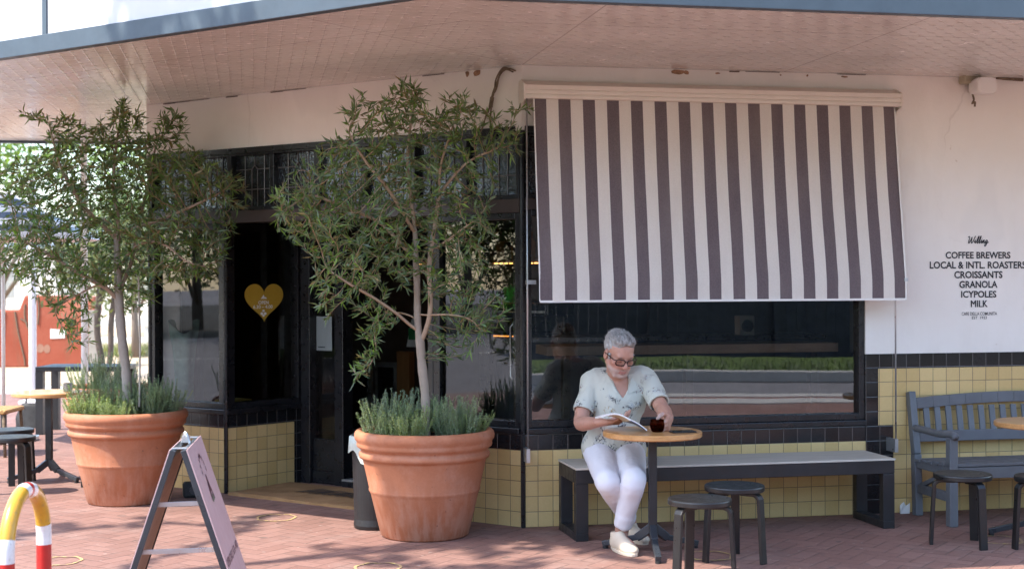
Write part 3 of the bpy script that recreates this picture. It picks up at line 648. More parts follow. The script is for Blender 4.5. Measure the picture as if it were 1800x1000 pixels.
# ---- heart sticker on the splayed window
m = MB(); hp = []
for k in range(60):
    a = 2 * math.pi * k / 60; x = 16 * math.sin(a) ** 3; y = 13 * math.cos(a) - 5 * math.cos(2 * a) - 2 * math.cos(3 * a) - math.cos(4 * a)
    y = y if y > -6 else -6 + (y + 6) * 0.93
    hp.append((x / 16, y))
ys = [p[1] for p in hp]; s0, s1 = s_of_px(frS, 430, -0.05), s_of_px(frS, 498, -0.05); z1, z0 = z_of_px(frS, 464, 499, -0.05), z_of_px(frS, 464, 566, -0.05)
sc_, sh_ = (s0 + s1) / 2, (s1 - s0) / 2
m.add([frS(sc_ + x * sh_, -0.052, z0 + (z1 - z0) * (y - min(ys)) / (max(ys) - min(ys))) for x, y in hp], [tuple(range(60))])
st = bpart(m, 'heart_sticker', M['sticker_gold'], wS)
m = MB()
def stext(mb, txt, x0, x1, y0, y1, b):
    sa, sb = s_of_px(frS, x0, -.05), s_of_px(frS, x1, -.05); za, zb = z_of_px(frS, 463, y1, -.05), z_of_px(frS, 463, y0, -.05)
    put_text(mb, lambda x, y: frS((sa + sb) / 2 + x, -0.050, za + y), txt, zb - za, sb - sa, b)
stext(m, "OPEN", 454, 472, 528, 534.5, 0.02); stext(m, "6.30 – 4.00", 445, 479, 535.5, 542, 0.02)
def sp2(px, py): return frS(s_of_px(frS, px, -.05), -0.050, z_of_px(frS, px, py, -.05))
m.add([sp2(458, 525), sp2(469, 525), sp2(467, 521.5), sp2(465.4, 523), sp2(463.3, 518), sp2(460.5, 522)], [(0, 1, 2, 3, 4, 5)])
for cx, cy, r in ((463, 546, 2.2), (460, 551, 2.6), (466, 551, 2.6), (463, 554.5, 2.2)): m.add([sp2(cx + r * math.cos(a * .785), cy + r * math.sin(a * .785)) for a in range(8)], [tuple(range(8))])
bpart(m, 'sticker_print', M['white_ink'], wS)
# notice card taped inside the sidelight
m = MB(); ca, cb = s_of_px(frD, 556, -.05), s_of_px(frD, 583, -.05); z1, z0 = z_of_px(frD, 570, 556, -.05), z_of_px(frD, 570, 616, -.05)
m.fbox(frD, ca, cb, -0.052, -0.05, z0, z1); card = bpart(m, 'notice_card', M['paper'], fd)
m = MB(); m.fbox(frD, ca + (cb - ca) * .12, ca + (cb - ca) * .55, -0.052, -0.0485, z0 + (z1 - z0) * .085, z0 + (z1 - z0) * .115); bpart(m, 'card_print', M['black_ink'], fd)
# ================================================================ awning blind
HB0, HB1 = s_of_px(frR, 922, 0.1), s_of_px(frR, 1578, 0.1)
aw = empty('striped_awning', frR(0, 0, 1.5)); tag(aw, 'drop awning of grey and white striped cloth over the large cafe window', 'awning')
AO = tuple(frR(0, 0, 1.5))
def apart(mb, name, mat, parent=aw, **k): return mb.build(name, mat, parent, off=AO, **k)
zt = 2.845
m = MB(); prof = [(0.005, zt + 0.015), (0.005, zt + 0.085), (0.055, zt + 0.092), (0.155, zt + 0.055), (0.157, zt + 0.028), (0.150, zt + 0.026), (0.150, zt + 0.020), (0.157, zt + 0.018), (0.157, zt - 0.002), (0.149, zt - 0.004), (0.149, zt - 0.010), (0.157, zt - 0.012), (0.157, zt - 0.030), (0.14, zt - 0.034), (0.08, zt - 0.01)]
m.prism([frR(HB0, o, z) for o, z in prof], uR * (HB1 - HB0)); hb = apart(m, 'headbox', M['cream_paint'])
for s, e in ((HB0 - 0.012, HB0 + 0.0), (HB1, HB1 + 0.012)):
    m = MB(); m.prism([frR(s, o * 1.03 - 0.002, z + (0.004 if z > zt + .03 else -0.004)) for o, z in ((0.0, zt - .10), (0.0, zt + .09), (0.055, zt + .097), (0.158, zt + .058), (0.158, zt - .034), (0.10, zt - .05))], uR * (e - s)); apart(m, 'end_cap', M['cream_paint'], hb)
FA0, FA1 = s_of_px(frR, 938, 0.10), s_of_px(frR, 1570, 0.10)
ZP, ZV = 1.640, 1.495
def cloth(nu=124, nv=40):
    V = []; Fc = []; uv = []
    for j in range(nv + 1):
        v = j / nv; zz = zt - 0.02 + (ZV - zt + 0.02) * v
        for i in range(nu + 1):
            u = i / nu; s = FA0 + (FA1 - FA0) * u
            if zz > ZP: q = (zt - zz) / (zt - ZP); o = 0.125 + 0.155 * q - 0.012 * math.sin(math.pi * q)
            else: o = 0.28 + 0.004 * (ZP - zz) / 0.15
            o += 0.007 * math.sin(u * 7 + v * 2) * v + 0.006 * mnoise.noise((u * 14, v * 3.0, 0.5)) + 0.004 * mnoise.noise((u * 30 + v * 9, v * 5, 2.5)) * v
            V.append(frR(s, o, zz + 0.004 * math.sin(u * 6.0) * v)); uv.append((u * 0.99999, v))
    for j in range(nv):
        for i in range(nu):
            a = j * (nu + 1) + i; Fc.append((a, a + nu + 1, a + nu + 2, a + 1))
    m = MB(); m.add(V, Fc, [[uv[k] for k in f] for f in Fc]); return m
apart(cloth(), 'striped_cloth', M['stripes'], smooth=True)
m = MB(); m.tube([frR(FA0 + .005, 0.258, ZP), frR(FA1 - .005, 0.258, ZP)], 0.011, 10); m.fbox(frR, FA0, FA1, 0.281, 0.292, ZV - 0.008, ZV + 0.006)
for e in (FA0, FA1): m.tube([frR(e, 0.125, zt - 0.02), frR(e, 0.20, 2.25), frR(e, 0.283, ZP), frR(e, 0.287, ZV)], 0.0055, 6)
apart(m, 'hem_bar', M['white_plastic'])
for px, off in ((927, 0.10), (1574, 0.13)):
    s = s_of_px(frR, px, off); m = MB(); m.tube([frR(s, off, zt - 0.02), frR(s, off, 0.52)], 0.006, 8); g = apart(m, 'guide_wire', M['zinc'], smooth=True)
    m = MB(); m.fbox(frR, s - 0.012, s + 0.012, 0.0, off + 0.012, 0.44, 0.53); apart(m, 'floor_bracket', M['zinc'], g)
    m = MB(); sg = 1 if px < 1200 else -1; m.fbox(frR, s - 0.012, s + 0.012, off - 0.01, 0.29, 1.615, 1.637) if sg < 0 else m.fbox(frR, s - 0.01, FA0 + 0.01, off - 0.01, off + 0.03, 1.605, 1.632); apart(m, 'clamp', M['zinc'], g)

# ================================================================ wall light and loose cables
sl = s_of_px(frR, 1700); q = empty('security_light', frR(sl, 0, 2.9)); tag(q, 'white rounded light box on a beige bracket high on the right wall', 'wall light'); QO = tuple(frR(sl, 0, 2.9))
def qp(mb, n, mt, **k): return mb.build(n, mt, q, off=QO, **k)
m = MB(); a = s_of_px(frR, 1685); b = s_of_px(frR, 1714); z0, z1 = z_of_px(frR, 1700, 150), z_of_px(frR, 1700, 130); m.fbox(frR, a, b, 0.0, 0.09, z0, z1); qp(m, 'bracket', M['beige_plastic'], bevel=0.012)
m = MB(); a = s_of_px(frR, 1712, 0.15); b = s_of_px(frR, 1748, 0.15); z0, z1 = z_of_px(frR, 1733, 167, .15), z_of_px(frR, 1733, 137, .15); cx, cz = (a + b) / 2, (z0 + z1) / 2; hw, hh = (b - a) / 2, (z1 - z0) / 2
rr = lambda k, n, r: [(math.copysign(abs(math.cos(t)) ** 0.45, math.cos(t)) * r, math.copysign(abs(math.sin(t)) ** 0.45, math.sin(t)) * r) for t in [2 * math.pi * i / n for i in range(n)]][k]
V = []; Fc = []; N = 28
for j, (o, r) in enumerate(((0.02, 0.55), (0.06, 0.80), (0.15, 1.0), (0.19, 0.98), (0.20, 0.90))):
    for k in range(N): x, y = rr(k, N, r); V.append(frR(cx + x * hw * 0.96, o, cz + y * hh))
for j in range(4):
    for k in range(N): Fc.append((j * N + k, j * N + (k + 1) % N, (j + 1) * N + (k + 1) % N, (j + 1) * N + k))
Fc.append(tuple(4 * N + k for k in range(N))); m.add(V, Fc); qp(m, 'light_box', M['white_plastic'])
m = MB(); m.fbox(frR, cx - 0.10, cx - 0.01, 0.05, 0.10, z1 + 0.02, z1 + 0.035); qp(m, 'arm', M['white_plastic'])
m = MB(); sx = s_of_px(frR, 1702); Z = lambda py: z_of_px(frR, 1702, py)
m.tube([frR(sx, 0.06, Z(152)), frR(sx - 0.004, 0.05, Z(162)), frR(sx + 0.012, 0.045, Z(170)), frR(sx + 0.02, 0.045, Z(178))], 0.004, 6)
m.tube(spline([frR(sx + 0.012, 0.045, Z(168)), frR(sx + 0.022, 0.045, Z(177)), frR(sx + 0.008, 0.045, Z(184)), frR(sx + 0.030, 0.045, Z(181)), frR(sx + 0.028, 0.045, Z(189))], 4), 0.007, 6); qp(m, 'loose_wire', M['rope'])
m = MB(); a = s_of_px(frR, 1749); b = s_of_px(frR, 1795); zc = z_of_px(frR, 1772, 140); m.tube([frR(a, 0.03, zc + 0.005), frR(a + 0.05, 0.03, zc), frR(b, 0.03, zc - 0.006)], 0.011, 8)
tag(m.build('wall_conduit', M['rope']), 'short dark length of conduit beside the white light box', 'conduit')
m = MB(); pt = lambda px, py, o=0.03: (frL(s_of_px(frL, px), o, z_of_px(frL, px, py)) if px < 914 else frR(s_of_px(frR, px), o, z_of_px(frR, px, py)))
for pth in ([(912, 126), (900, 122), (888, 126), (880, 145), (872, 165), (868, 185), (860, 205), (854, 225), (846, 240)], [(908, 128), (895, 124), (884, 135), (878, 158), (870, 172), (869, 190), (868, 220), (872, 275)], [(903, 123), (890, 121), (878, 140), (875, 160), (869, 182), (863, 200)]):
    m.tube(spline([pt(*p) for p in pth], 5), 0.0055, 6)
m.tube([pt(871, 172), pt(868, 190)], 0.014, 8); tag(m.build('cable_loop', M['rope'], smooth=True), 'bundle of old cables tied in a loop near the wall corner', 'cable')

# ================================================================ benches, tables, stools
def long_bench(name, a, u, L, Dp, label, grp):
    """a = front left foot on the ground, u along, n to the front"""
    r = empty(name, a, math.atan2(u.y, u.x)); tag(r, label, 'bench', grp)
    m = MB(); w = 0.08; T = 0.445; X = lambda s, o, z: (s, o, z)
    m.fbox(X, 0, L, 0, w * 0.75, T - 0.085, T); m.fbox(X, 0, L, Dp - w * .75, Dp, T - 0.085, T); m.build('frame', M['black_metal'], r, bevel=0.003)
    for s0, s1 in ((0, w), (L - w, L)):
        m = MB(); m.fbox(X, s0, s1, 0.001, w * .75, 0.05, T - 0.086); m.fbox(X, s0, s1, Dp - w * .75, Dp - .001, 0.05, T - 0.086); m.fbox(X, s0, s1, 0.001, Dp - .001, 0, 0.05); m.fbox(X, s0, s1, w * .75, Dp - w * .75, T - .085, T - 0.002); m.build('leg_frame', M['black_metal'], r, bevel=0.003)
    m = MB(); m.fbox(X, -0.004, L + 0.004, -0.006, Dp + 0.004, T + 0.001, T + 0.014); m.build('seat', M['bench_top'], r, bevel=0.002)
    return r
long_bench('long_bench', Vector((0.395, 8.87, 0)), uR, 2.15, 0.46, 'long black framed bench with pale top under the striped awning', None)
long_bench('long_bench', frT(-0.076, 0.065, 0), uT, 1.1, 0.45, 'black framed bench half hidden behind the terracotta pot nearest the tables', None)

def cafe_table(c, rz, label, H=0.73):
    r = empty('cafe_table', c, rz); tag(r, label, 'table', 'round cafe tables')
    m = MB(); rad = 0.296; m.lathe([(0.001, H), (rad - .006, H), (rad, H - .006), (rad, H - .028), (rad - .006, H - .034), (0.001, H - .034)], n=72); m.build('tabletop', M['table_wood'], r, smooth=False)
    m = MB(); m.box((0, 0, H - .042), (0.22, 0.22, 0.012)); m.fbox(lambda a, b, z: (a, b, z), -.025, .025, -.025, .025, 0.13, H - .049); m.build('column', M['black_metal'], r, bevel=0.003)
    for k in range(3):
        a = -math.pi / 2 + k * 2 * math.pi / 3; d = Vector((math.cos(a), math.sin(a), 0)); m = MB()
        m.beam(d * 0.0 + Vector((0, 0, .16)), d * 0.10 + Vector((0, 0, .085)), .042, .05); m.beam(d * 0.09 + Vector((0, 0, .09)), d * 0.33 + Vector((0, 0, .028)), .036, .034)
        f = m.build('foot', M['dark_metal'], r, bevel=0.004); m = MB(); m.lathe([(0.001, 0), (.018, 0), (.018, .016), (.001, .016)], d * 0.315, 12); m.build('glide', M['rubber'], f)
    return r
cafe_table(Vector((0.836, 8.50, 0)), 0, 'round wooden cafe table where the man sits reading')
cafe_table(Vector((3.35, 8.98, 0)), 0.35, 'round wooden cafe table cut off by the right edge beside the blue grey bench')
cafe_table(Vector((-3.82, 11.72, 0)), math.pi, 'round wooden cafe table with small cup left of the potted trees')

def make_stool():
    r = empty('stool'); H = 0.44; rad = 0.174; th = 0.036
    m = MB(); m.lathe([(0.001, H), (rad - .008, H), (rad - .002, H - .003), (rad, H - .010), (rad, H - th + .006), (rad - .006, H - th), (0.001, H - th)], n=56)
    m.build('seat', M['black_lacquer'], r, smooth=False)
    for k in range(3):
        a = -math.pi / 2 + k * 2 * math.pi / 3 + 0.12; d = Vector((math.cos(a), math.sin(a), 0)); n = Vector((-d.y, d.x, 0)); w = 0.026; t = 0.021
        # bent-wood L leg: foot -> knee -> under the seat
        path = [(0.190, 0), (0.172, 0.33)] + [(0.172 - 0.045 * (1 - math.cos(q)), 0.355 + 0.040 * math.sin(q)) for q in (0.3, 0.7, 1.1, 1.4, 1.571)] + [(0.05, H - th - .011)]
        V = []; Fc = []
        for i, (x, z) in enumerate(path):
            p0 = path[max(i - 1, 0)]; p1 = path[min(i + 1, len(path) - 1)]; tx, tz = p1[0] - p0[0], p1[1] - p0[1]; l = math.hypot(tx, tz); ox, oz = -tz / l * t / 2, tx / l * t / 2
            for sx, sg in ((-1, 1), (1, 1), (1, -1), (-1, -1)): V.append(d * (x + sg * ox) + n * (w * sx) + Vector((0, 0, max(0, z + sg * oz))))
        for i in range(len(path) - 1):
            for k2 in range(4): Fc.append((i * 4 + k2, i * 4 + (k2 + 1) % 4, i * 4 + 4 + (k2 + 1) % 4, i * 4 + 4 + k2))
        Fc += [(3, 2, 1, 0), tuple(len(V) - 4 + k2 for k2 in range(4))]
        m = MB(); m.add(V, Fc); m.build('leg', M['black_lacquer'], r, bevel=0.003)
    return r
stools = [((1.022, 7.77), 1.12, 'black round stool in front, partly in the sun, nearest the wooden table foot'),
          ((1.29, 8.27), 0.75, 'black round stool tucked behind the front stool by the long bench'),
          ((2.76, 8.72), 0.25, 'black round stool in front of the blue grey slatted bench'),
          ((3.215, 8.60), 0.55, 'black stool cut off by the right edge of the photo under the table'),
          ((-3.87, 11.0), 0.9, 'black stool nearest the striped hoop bollard, left of the table'),
          ((-4.07, 11.56), 0.2, 'black stool farther back beside the woven chair, at the left edge')]
st0 = make_stool()
for i, (xy, rz, lab) in enumerate(stools):
    o = st0 if i == 0 else copy_tree(st0); o.location = (*xy, 0); o.rotation_euler = (0, 0, rz); tag(o, lab, 'stool', 'black cafe stools')

# blue grey slatted bench
M['bench_paint'] = simple("bench_paint", (0.125, 0.135, 0.15), 0.5, var=0.12, bump=0.15, bscale=30)
gb = empty('slatted_bench', G(1612, 905) , math.atan2(uR.y, uR.x)); tag(gb, 'painted blue grey garden bench with vertical back slats against the tiled wall', 'bench')
X = lambda s, o, z: (s, o, z)
BL = 1.55; bd = 0.47
for s in (0, BL):
    m = MB(); m.beam((s, 0, 0), (s, 0.02, 0.42), .06, .055, up=(1, 0, 0)); m.beam((s, 0.02, 0.42), (s, 0.10, 0.845), .06, .05, up=(1, 0, 0)); m.build('back_post', M['bench_paint'], gb, bevel=0.006)
for s in (0.0, BL):
    m = MB(); m.fbox(X, s - .03, s + .03, -bd - .03, -bd + .03, 0, 0.585); m.build('front_leg', M['bench_paint'], gb, bevel=0.006)
    m = MB(); m.tube(spline([(s, 0.04, 0.60), (s, -.12, 0.598), (s, -.30, 0.592), (s, -bd - .01, 0.605), (s, -bd - .055, 0.590)], 5), 0.024, 10); m.build('armrest', M['bench_paint'], gb, smooth=True)
    m = MB(); m.fbox(X, s - .02, s + .02, -bd + .03, -.03, .16, .22); m.beam((s, -bd + .02, .36), (s, -.05, .21), .03, .03, up=(1, 0, 0)); m.fbox(X, s - .02, s + .02, -bd + .03, -.02, .33, .39); m.build('side_rail', M['bench_paint'], gb, bevel=0.004)
m = MB(); bz = lambda z: 0.02 + (z - .42) * 0.188
for z0, z1 in ((0.50, 0.575),): m.beam((0.03, bz(.54), .54), (BL - .03, bz(.54), .54), .03, .075)
pts = [(0.03 + (BL - .06) * k / 12, bz(.77), 0.765 + 0.035 * math.sin(math.pi * k / 12)) for k in range(13)]
for p, q2 in zip(pts[:-1], pts[1:]): m.beam(p, q2, .035, .075)
m.build('back_rail', M['bench_paint'], gb, bevel=0.004)
m = MB(); ns = 17
for k in range(ns):
    s = 0.105 + (BL - .21) * k / (ns - 1); m.beam((s, bz(.575) + .002, .572), (s, bz(.74) + .002, .745), .042, .016, up=(0, 1, 0))
m.build('back_slats', M['bench_paint'], gb, bevel=0.002)
m = MB()
for k in range(6): o = -bd - .02 + k * 0.083; m.fbox(X, -0.03, BL + .03, o, o + .07, .392 - .004 * k, .414 - .004 * k)
m.fbox(X, .03, BL - .03, -bd - .012, -bd + .02, .31, .388); m.build('seat', M['bench_paint'], gb, bevel=0.004)

# ================================================================ pots
def make_pot():
    m = MB(); pr = [(0.001, 0), (0.268, 0), (0.283, 0.012), (0.345, 0.27), (0.352, 0.285), (0.358, 0.295), (0.358, 0.305), (0.356, 0.312), (0.395, 0.485), (0.400, 0.500), (0.416, 0.505), (0.421, 0.52), (0.419, 0.535), (0.409, 0.545), (0.407, 0.555), (0.418, 0.565), (0.432, 0.575), (0.436, 0.59), (0.434, 0.600), (0.437, 0.61), (0.448, 0.625), (0.451, 0.645), (0.446, 0.665), (0.434, 0.678), (0.415, 0.680), (0.398, 0.672), (0.388, 0.655), (0.383, 0.62), (0.375, 0.56)]
    m.lathe(pr, n=96, wob=0.003); return m
pot_me = None
def pot(c, label):
    global pot_me
    if pot_me is None: o = make_pot().build('terracotta_pot', M['terracotta'], smooth=True); pot_me = o.data
    else: o = bpy.data.objects.new('terracotta_pot', pot_me); COL.objects.link(o)
    o.location = c; tag(o, label, 'plant pot', 'large terracotta pots')
    m = MB(); m.lathe([(0.385, 0.612), (0.2, 0.635), (0.001, 0.64)], n=32); m.build('soil', M['soil'], o); return o
POT1 = Vector((-0.566, 9.14, 0)); POT2 = Vector((-2.875, 10.58, 0)); POT3 = Vector((-3.66, 13.05, 0))
pot(POT1, 'big terracotta pot beside the cafe door, in front of the black bin').rotation_euler = (0, 0, 0.4)
pot(POT2, 'big terracotta pot behind the folding sign, left of the tiled window bay').rotation_euler = (0, 0, 2.1)
pot(POT3, 'terracotta pot far back behind the cafe table with the cup').rotation_euler = (0, 0, 4.0)

# ================================================================ folding sign
sg = empty('folding_sign', (-1.46, 6.85, 0)); tag(sg, 'pink folding pavement sign with dark grey frame standing in the sun', 'sign')
A_T0, A_T1 = Vector((-1.535, 6.52, .855)), Vector((-1.606, 7.14, .855)); along = (A_T1 - A_T0).normalized(); Ls = (A_T1 - A_T0).length; side = Vector((along.y, -along.x, 0)); side = side if side.x > 0 else -side
SO = (-1.46, 6.85, 0)
M['pink_board'] = simple("pink_board", (0.64, 0.44, 0.435), 0.45, var=0.03); M['ply'] = wood("ply", (0.36, 0.23, 0.17), (0.46, 0.31, 0.23), 0.6, axis=1)
for sgn, nm in ((1, 'front_board'), (-1, 'rear_board')):
    top = 0.022; foot_ = 0.305; dirv = (side * sgn * (foot_ - top) + Vector((0, 0, -.855))).normalized(); LL = math.hypot(foot_ - top, .855); nrm = along.cross(dirv); nrm = nrm if nrm.dot(side * sgn) > 0 else -nrm
    fr = lambda s, o, z, dirv=dirv, nrm=nrm, sgn=sgn: A_T0 + side * sgn * top + along * s + dirv * z + nrm * o
    m = MB(); m.fbox(fr, 0, .022, -.012, .014, 0, LL); m.fbox(fr, Ls - .022, Ls, -.012, .014, 0, LL); m.fbox(fr, .022, Ls - .022, -.012, .014, 0, .03); m.fbox(fr, .022, Ls - .022, -.012, .014, LL - .10, LL - .06)
    f = m.build(nm, M['dark_metal'], sg, off=SO, bevel=0.002)
    m = MB(); m.fbox(fr, .002, Ls - .002, .0145, .0185, .002, LL - .05); m.build('pink_panel', M['pink_board'], f, off=SO)
    m = MB(); m.fbox(fr, .023, Ls - .023, -.006, .012, .031, LL - .101); m.build('inner_panel', M['ply'], f, off=SO)
    if sgn > 0:
        m = MB(); q = lambda x, y: fr(Ls / 2 + x, .0205, y); maroon = simple("maroon_ink", (0.12, 0.045, 0.055), 0.6)
        # round badge of small marks over a tent shape
        for k in range(9):
            a = math.pi * (0.08 + 0.84 * k / 8); cx, cy = .085 * math.cos(a), .17 - .10 * math.sin(a)
            m.add([q(cx + .010 * math.cos(a + t), cy - .015 * math.sin(a + t)) for t in (0.3, 1.6, 3.4, 4.7)], [(0, 1, 2, 3)])
        m.add([q(-.012, .165), q(.010, .165), q(.030, .25), q(.0, .25)], [(0, 1, 2, 3)]); m.add([q(-.055, .29), q(-.02, .175), q(-.004, .25)], [(0, 1, 2)]); m.add([q(.032, .29), q(.02, .21), q(.058, .29)], [(0, 1, 2)])
        m.build('emblem', maroon, f, off=SO); m = MB()
        v, ff = text_mesh("OPEN DAILY  6.30 – 4.00", .040, Ls * .86, .012); m.add([q(x, .585 - y) for x, y in v], ff)
        m.build('lettering', maroon, f, off=SO)
        m = MB(); m.add([q(-.055, .292), q(-.03, .30), q(.06, .292), q(.012, .262)], [(0, 1, 2, 3)]); m.build('emblem', simple("sage_ink", (0.15, 0.16, 0.11), 0.7), f, off=SO)
for zz in (.25, .467):
    w_ = .022 + (.305 - .022) * (zz / .855); m = MB(); m.beam(A_T0 + along * .06 + side * w_ + Vector((0, 0, -zz)), A_T0 + along * .06 - side * w_ + Vector((0, 0, -zz - .004)), .006, .022, up=(0, 0, 1)); m.build('stay', M['zinc'], sg, off=SO, bevel=0.001)
for s in (.08, Ls - .08): m = MB(); m.beam(A_T0 + along * s + side * .035 + Vector((0, 0, .004)), A_T0 + along * s - side * .035 + Vector((0, 0, .004)), .05, .006); m.build('hinge', M['zinc'], sg, off=SO, bevel=0.002)
m = MB(); m.tube(spline([A_T0 + along * .30 + side * .02 + Vector((0, 0, .0)), A_T0 + along * .31 + Vector((0, 0, .05)), A_T0 + along * .34 - side * .02 + Vector((0, 0, .0))], 6), .008, 8); m.box(tuple(A_T0 + along * .32 + Vector((0, 0, .02))), (.03, .05, .03)); m.build('handle', M['zinc'], sg, off=SO, bevel=0.002)

# ================================================================ striped hoop bollard
hb_ = empty('hoop_bollard', (-1.99, 5.85, 0)); tag(hb_, 'yellow steel hoop bollard with white and red bands in the front corner', 'bollard')
Yl, Yr, Ht, rr_ = 5.63, 6.08, 0.775, 0.031; xb = -2.006; Rm = (Yr - Yl) / 2
path = [(xb, Yl, 0.0), (xb, Yl, .2), (xb, Yl, .4), (xb, Yl, .5)] + [(xb, (Yl + Yr) / 2 - Rm * math.cos(a), Ht - Rm + Rm * math.sin(a)) for a in np.linspace(0, math.pi, 33)] + [(xb, Yr, .5), (xb, Yr, .4), (xb, Yr, .2), (xb, Yr, 0)]
# dense resampling so that bands end cleanly
P_ = [Vector(p) for p in path]; dense = [P_[0]]
for a, b in zip(P_[:-1], P_[1:]):
    n = max(1, int((b - a).length / .006)); dense += [a.lerp(b, k / n) for k in range(1, n + 1)]
YEL, WHT, RED = (0.62, 0.33, 0.02), (0.80, 0.80, 0.78), (0.50, 0.015, 0.012)
tot = len(dense)
def bandc(i):
    z = dense[i].z; a = abs(i - tot / 2) / tot
    if z < .515: return RED if z > .22 else YEL
    if z < .605: return WHT
    if a < .009: return RED
    if a < .028: return WHT
    return YEL
groups = []; 
for i in range(tot - 1):
    c = bandc(i)
    if groups and groups[-1][0] == c: groups[-1][1].append(i + 1)
    else: groups.append((c, [i, i + 1]))
ys_ = MB(); 
for c, idx in groups:
    mb = MB(); mb.col = c; mb.tube([dense[i] for i in idx], rr_ if c == YEL else rr_ + .0008, 20, cap=False)
    mb.build('hoop' if c == YEL else 'reflective_band', M['gloss_paint'], hb_, smooth=True, off=(-1.99, 5.85, 0))

# ================================================================ doormat, bin, small things
m = MB(); da = [G(400, 873), G(585, 848), G(660, 853), G(640, 902)]
M['coir'] = ground_mat("coir", (0.26, 0.13, 0.05), (0.50, 0.29, 0.13), 5, 260, bump=1.0)
c0 = frL(2.68, 0.06, 0); 
def frM(s, o, z): return c0 - uL * s - nL * o + Vector((0, 0, z))
mat_ = MB(); nx_, ny_ = 40, 20
V = [frM(1.7 * i / nx_, .68 * j / ny_, .022 + .004 * mnoise.noise((i * .5, j * .5, 0)) + (.006 * math.sin(i * .22) if j == 0 else 0)) for j in range(ny_ + 1) for i in range(nx_ + 1)]
mat_.add(V, [(j * (nx_ + 1) + i, j * (nx_ + 1) + i + 1, (j + 1) * (nx_ + 1) + i + 1, (j + 1) * (nx_ + 1) + i) for j in range(ny_) for i in range(nx_)])
edge = [V[i] for i in range(nx_ + 1)]; mat_.add(edge + [p - Vector((0, 0, p.z)) for p in edge], [(i + 1, i, nx_ + 1 + i, nx_ + 2 + i) for i in range(nx_)])
mo = mat_.build('doormat', M['coir']); tag(mo, 'brown coir doormat with faded black print in the cafe doorway', 'doormat')
m = MB()
for k in range(13):
    s = .44 + k * .045; m.add([frM(s, .26 + .02 * (k % 3), .031), frM(s + .026, .26 + .02 * (k % 3), .031), frM(s + .10, .50 - .015 * (k % 4), .031), frM(s + .074, .50 - .015 * (k % 4), .031)], [(0, 1, 2, 3)])
m.build('faded_print', M['black_ink'], mo)
M['bin_plastic'] = simple("bin_plastic", (0.011, 0.0105, 0.0115), 0.5, var=0.2)
bc = Vector((-0.915, 9.42, 0)); m = MB()
for_prof = [(0.001, 0), (.135, 0), (.14, .02), (.135, .06), (.15, .55), (.158, .60), (.150, .60), (.13, .10)]
m.lathe(for_prof, n=40); bo = m.build('litter_bin', M['bin_plastic'], smooth=False); bo.location = bc + Vector((0, 0, .005)); tag(bo, 'tall black plastic bin with pale liner behind the doorway pot', 'bin')
m = MB(); V = []; Fc = []
for j in range(5):
    for k in range(40):
        a = 2 * math.pi * k / 40; r = .155 + .012 * (j > 1) + .008 * math.sin(5 * a + j); z = (.58, .612, .606, .54, .46 + .05 * math.sin(2 * a + 1) + .02 * math.sin(7 * a))[j]
        V.append((r * math.cos(a) * (.96 if j == 0 else 1), r * math.sin(a) * (.96 if j == 0 else 1), z))
for j in range(4):
    for k in range(40): Fc.append((j * 40 + k, j * 40 + (k + 1) % 40, (j + 1) * 40 + (k + 1) % 40, (j + 1) * 40 + k))
m.add(V, Fc); m.build('bin_liner', simple("liner", (0.50, 0.56, 0.50), 0.4, var=0.05), bo, smooth=True)

def worn_mark():
    t = NT("yellow_mark"); o = t.coord(); w = t.ramp(t.noise(o, 26, 5, .7), [(.42, 0.0), (.58, 1.0)]); return t.fin(t.mix(w, (.30, .18, .13), (.56, .41, .14)), .85)
M['yellow_mark'] = worn_mark()
marks = [((484, 910), .13, 'worn yellow floor marking outline on the bricks before the doormat'), ((103, 986), .12, 'worn yellow floor marking outline beside the hoop bollard'),
         ((662, 998), .13, 'worn yellow floor marking outline at the bottom edge before the doorway pot'), ((1246, 977), .13, 'worn yellow floor marking outline under the front stool'), ((1757, 949), .13, 'worn yellow floor marking outline at the right by the slatted bench')]
for (p, r, lab) in marks:
    c = G(*p); m = MB(); n = 48; V = []
    for k in range(n):
        a = 2 * math.pi * k / n; q = (1 - .16 * math.exp(-((a - 1.6) / .35) ** 2) - .10 * math.exp(-((a - 4.7) / .5) ** 2)) * (1 + .03 * math.sin(7 * a))
        for w in (0, 1): V.append((c.x + (r * q - .016 * w) * math.cos(a) * 1.05, c.y + (r * q - .016 * w) * math.sin(a) * 1.25, .004))
    m.add(V, [(2 * k, 2 * ((k + 1) % n), 2 * ((k + 1) % n) + 1, 2 * k + 1) for k in range(n)])
    tag(m.build('floor_marking', M['yellow_mark']), lab, 'floor marking', 'yellow floor markings')
# litter paper and door stop
g = G(1591, 903); m = MB(); m.add([g + Vector(v) for v in ((-.035, 0, 0.002), (.03, .01, 0.002), (.035, .02, .075), (.005, .015, .055), (-.012, .005, .085), (-.038, .01, .06), (-.03, .05, .002), (.03, .06, .002))], [(0, 1, 2, 3), (0, 3, 4, 5), (0, 5, 6), (1, 7, 2), (0, 6, 7, 1)])
tag(m.build('crumpled_paper', M['paper']), 'small crumpled white paper scrap on the ground by the slatted bench', 'litter')
g = G(328, 878) + Vector((.02, .12, 0)); m = MB(); m.box(tuple(g + Vector((0, 0, .06))), (.16, .10, .118), 0.3); o = m.build('floor_box', M['rubber'], bevel=0.02, off=tuple(g)); o.location = g; tag(o, 'small black box on the ground between sign and tiled bay', 'box')
m = MB(); m.tube([(0, -.05, .06), (0.0, -.058, .06)], .035, 20); o2 = m.build('round_port', M['dark_metal'], o); o2.rotation_euler = (0, 0, .3)

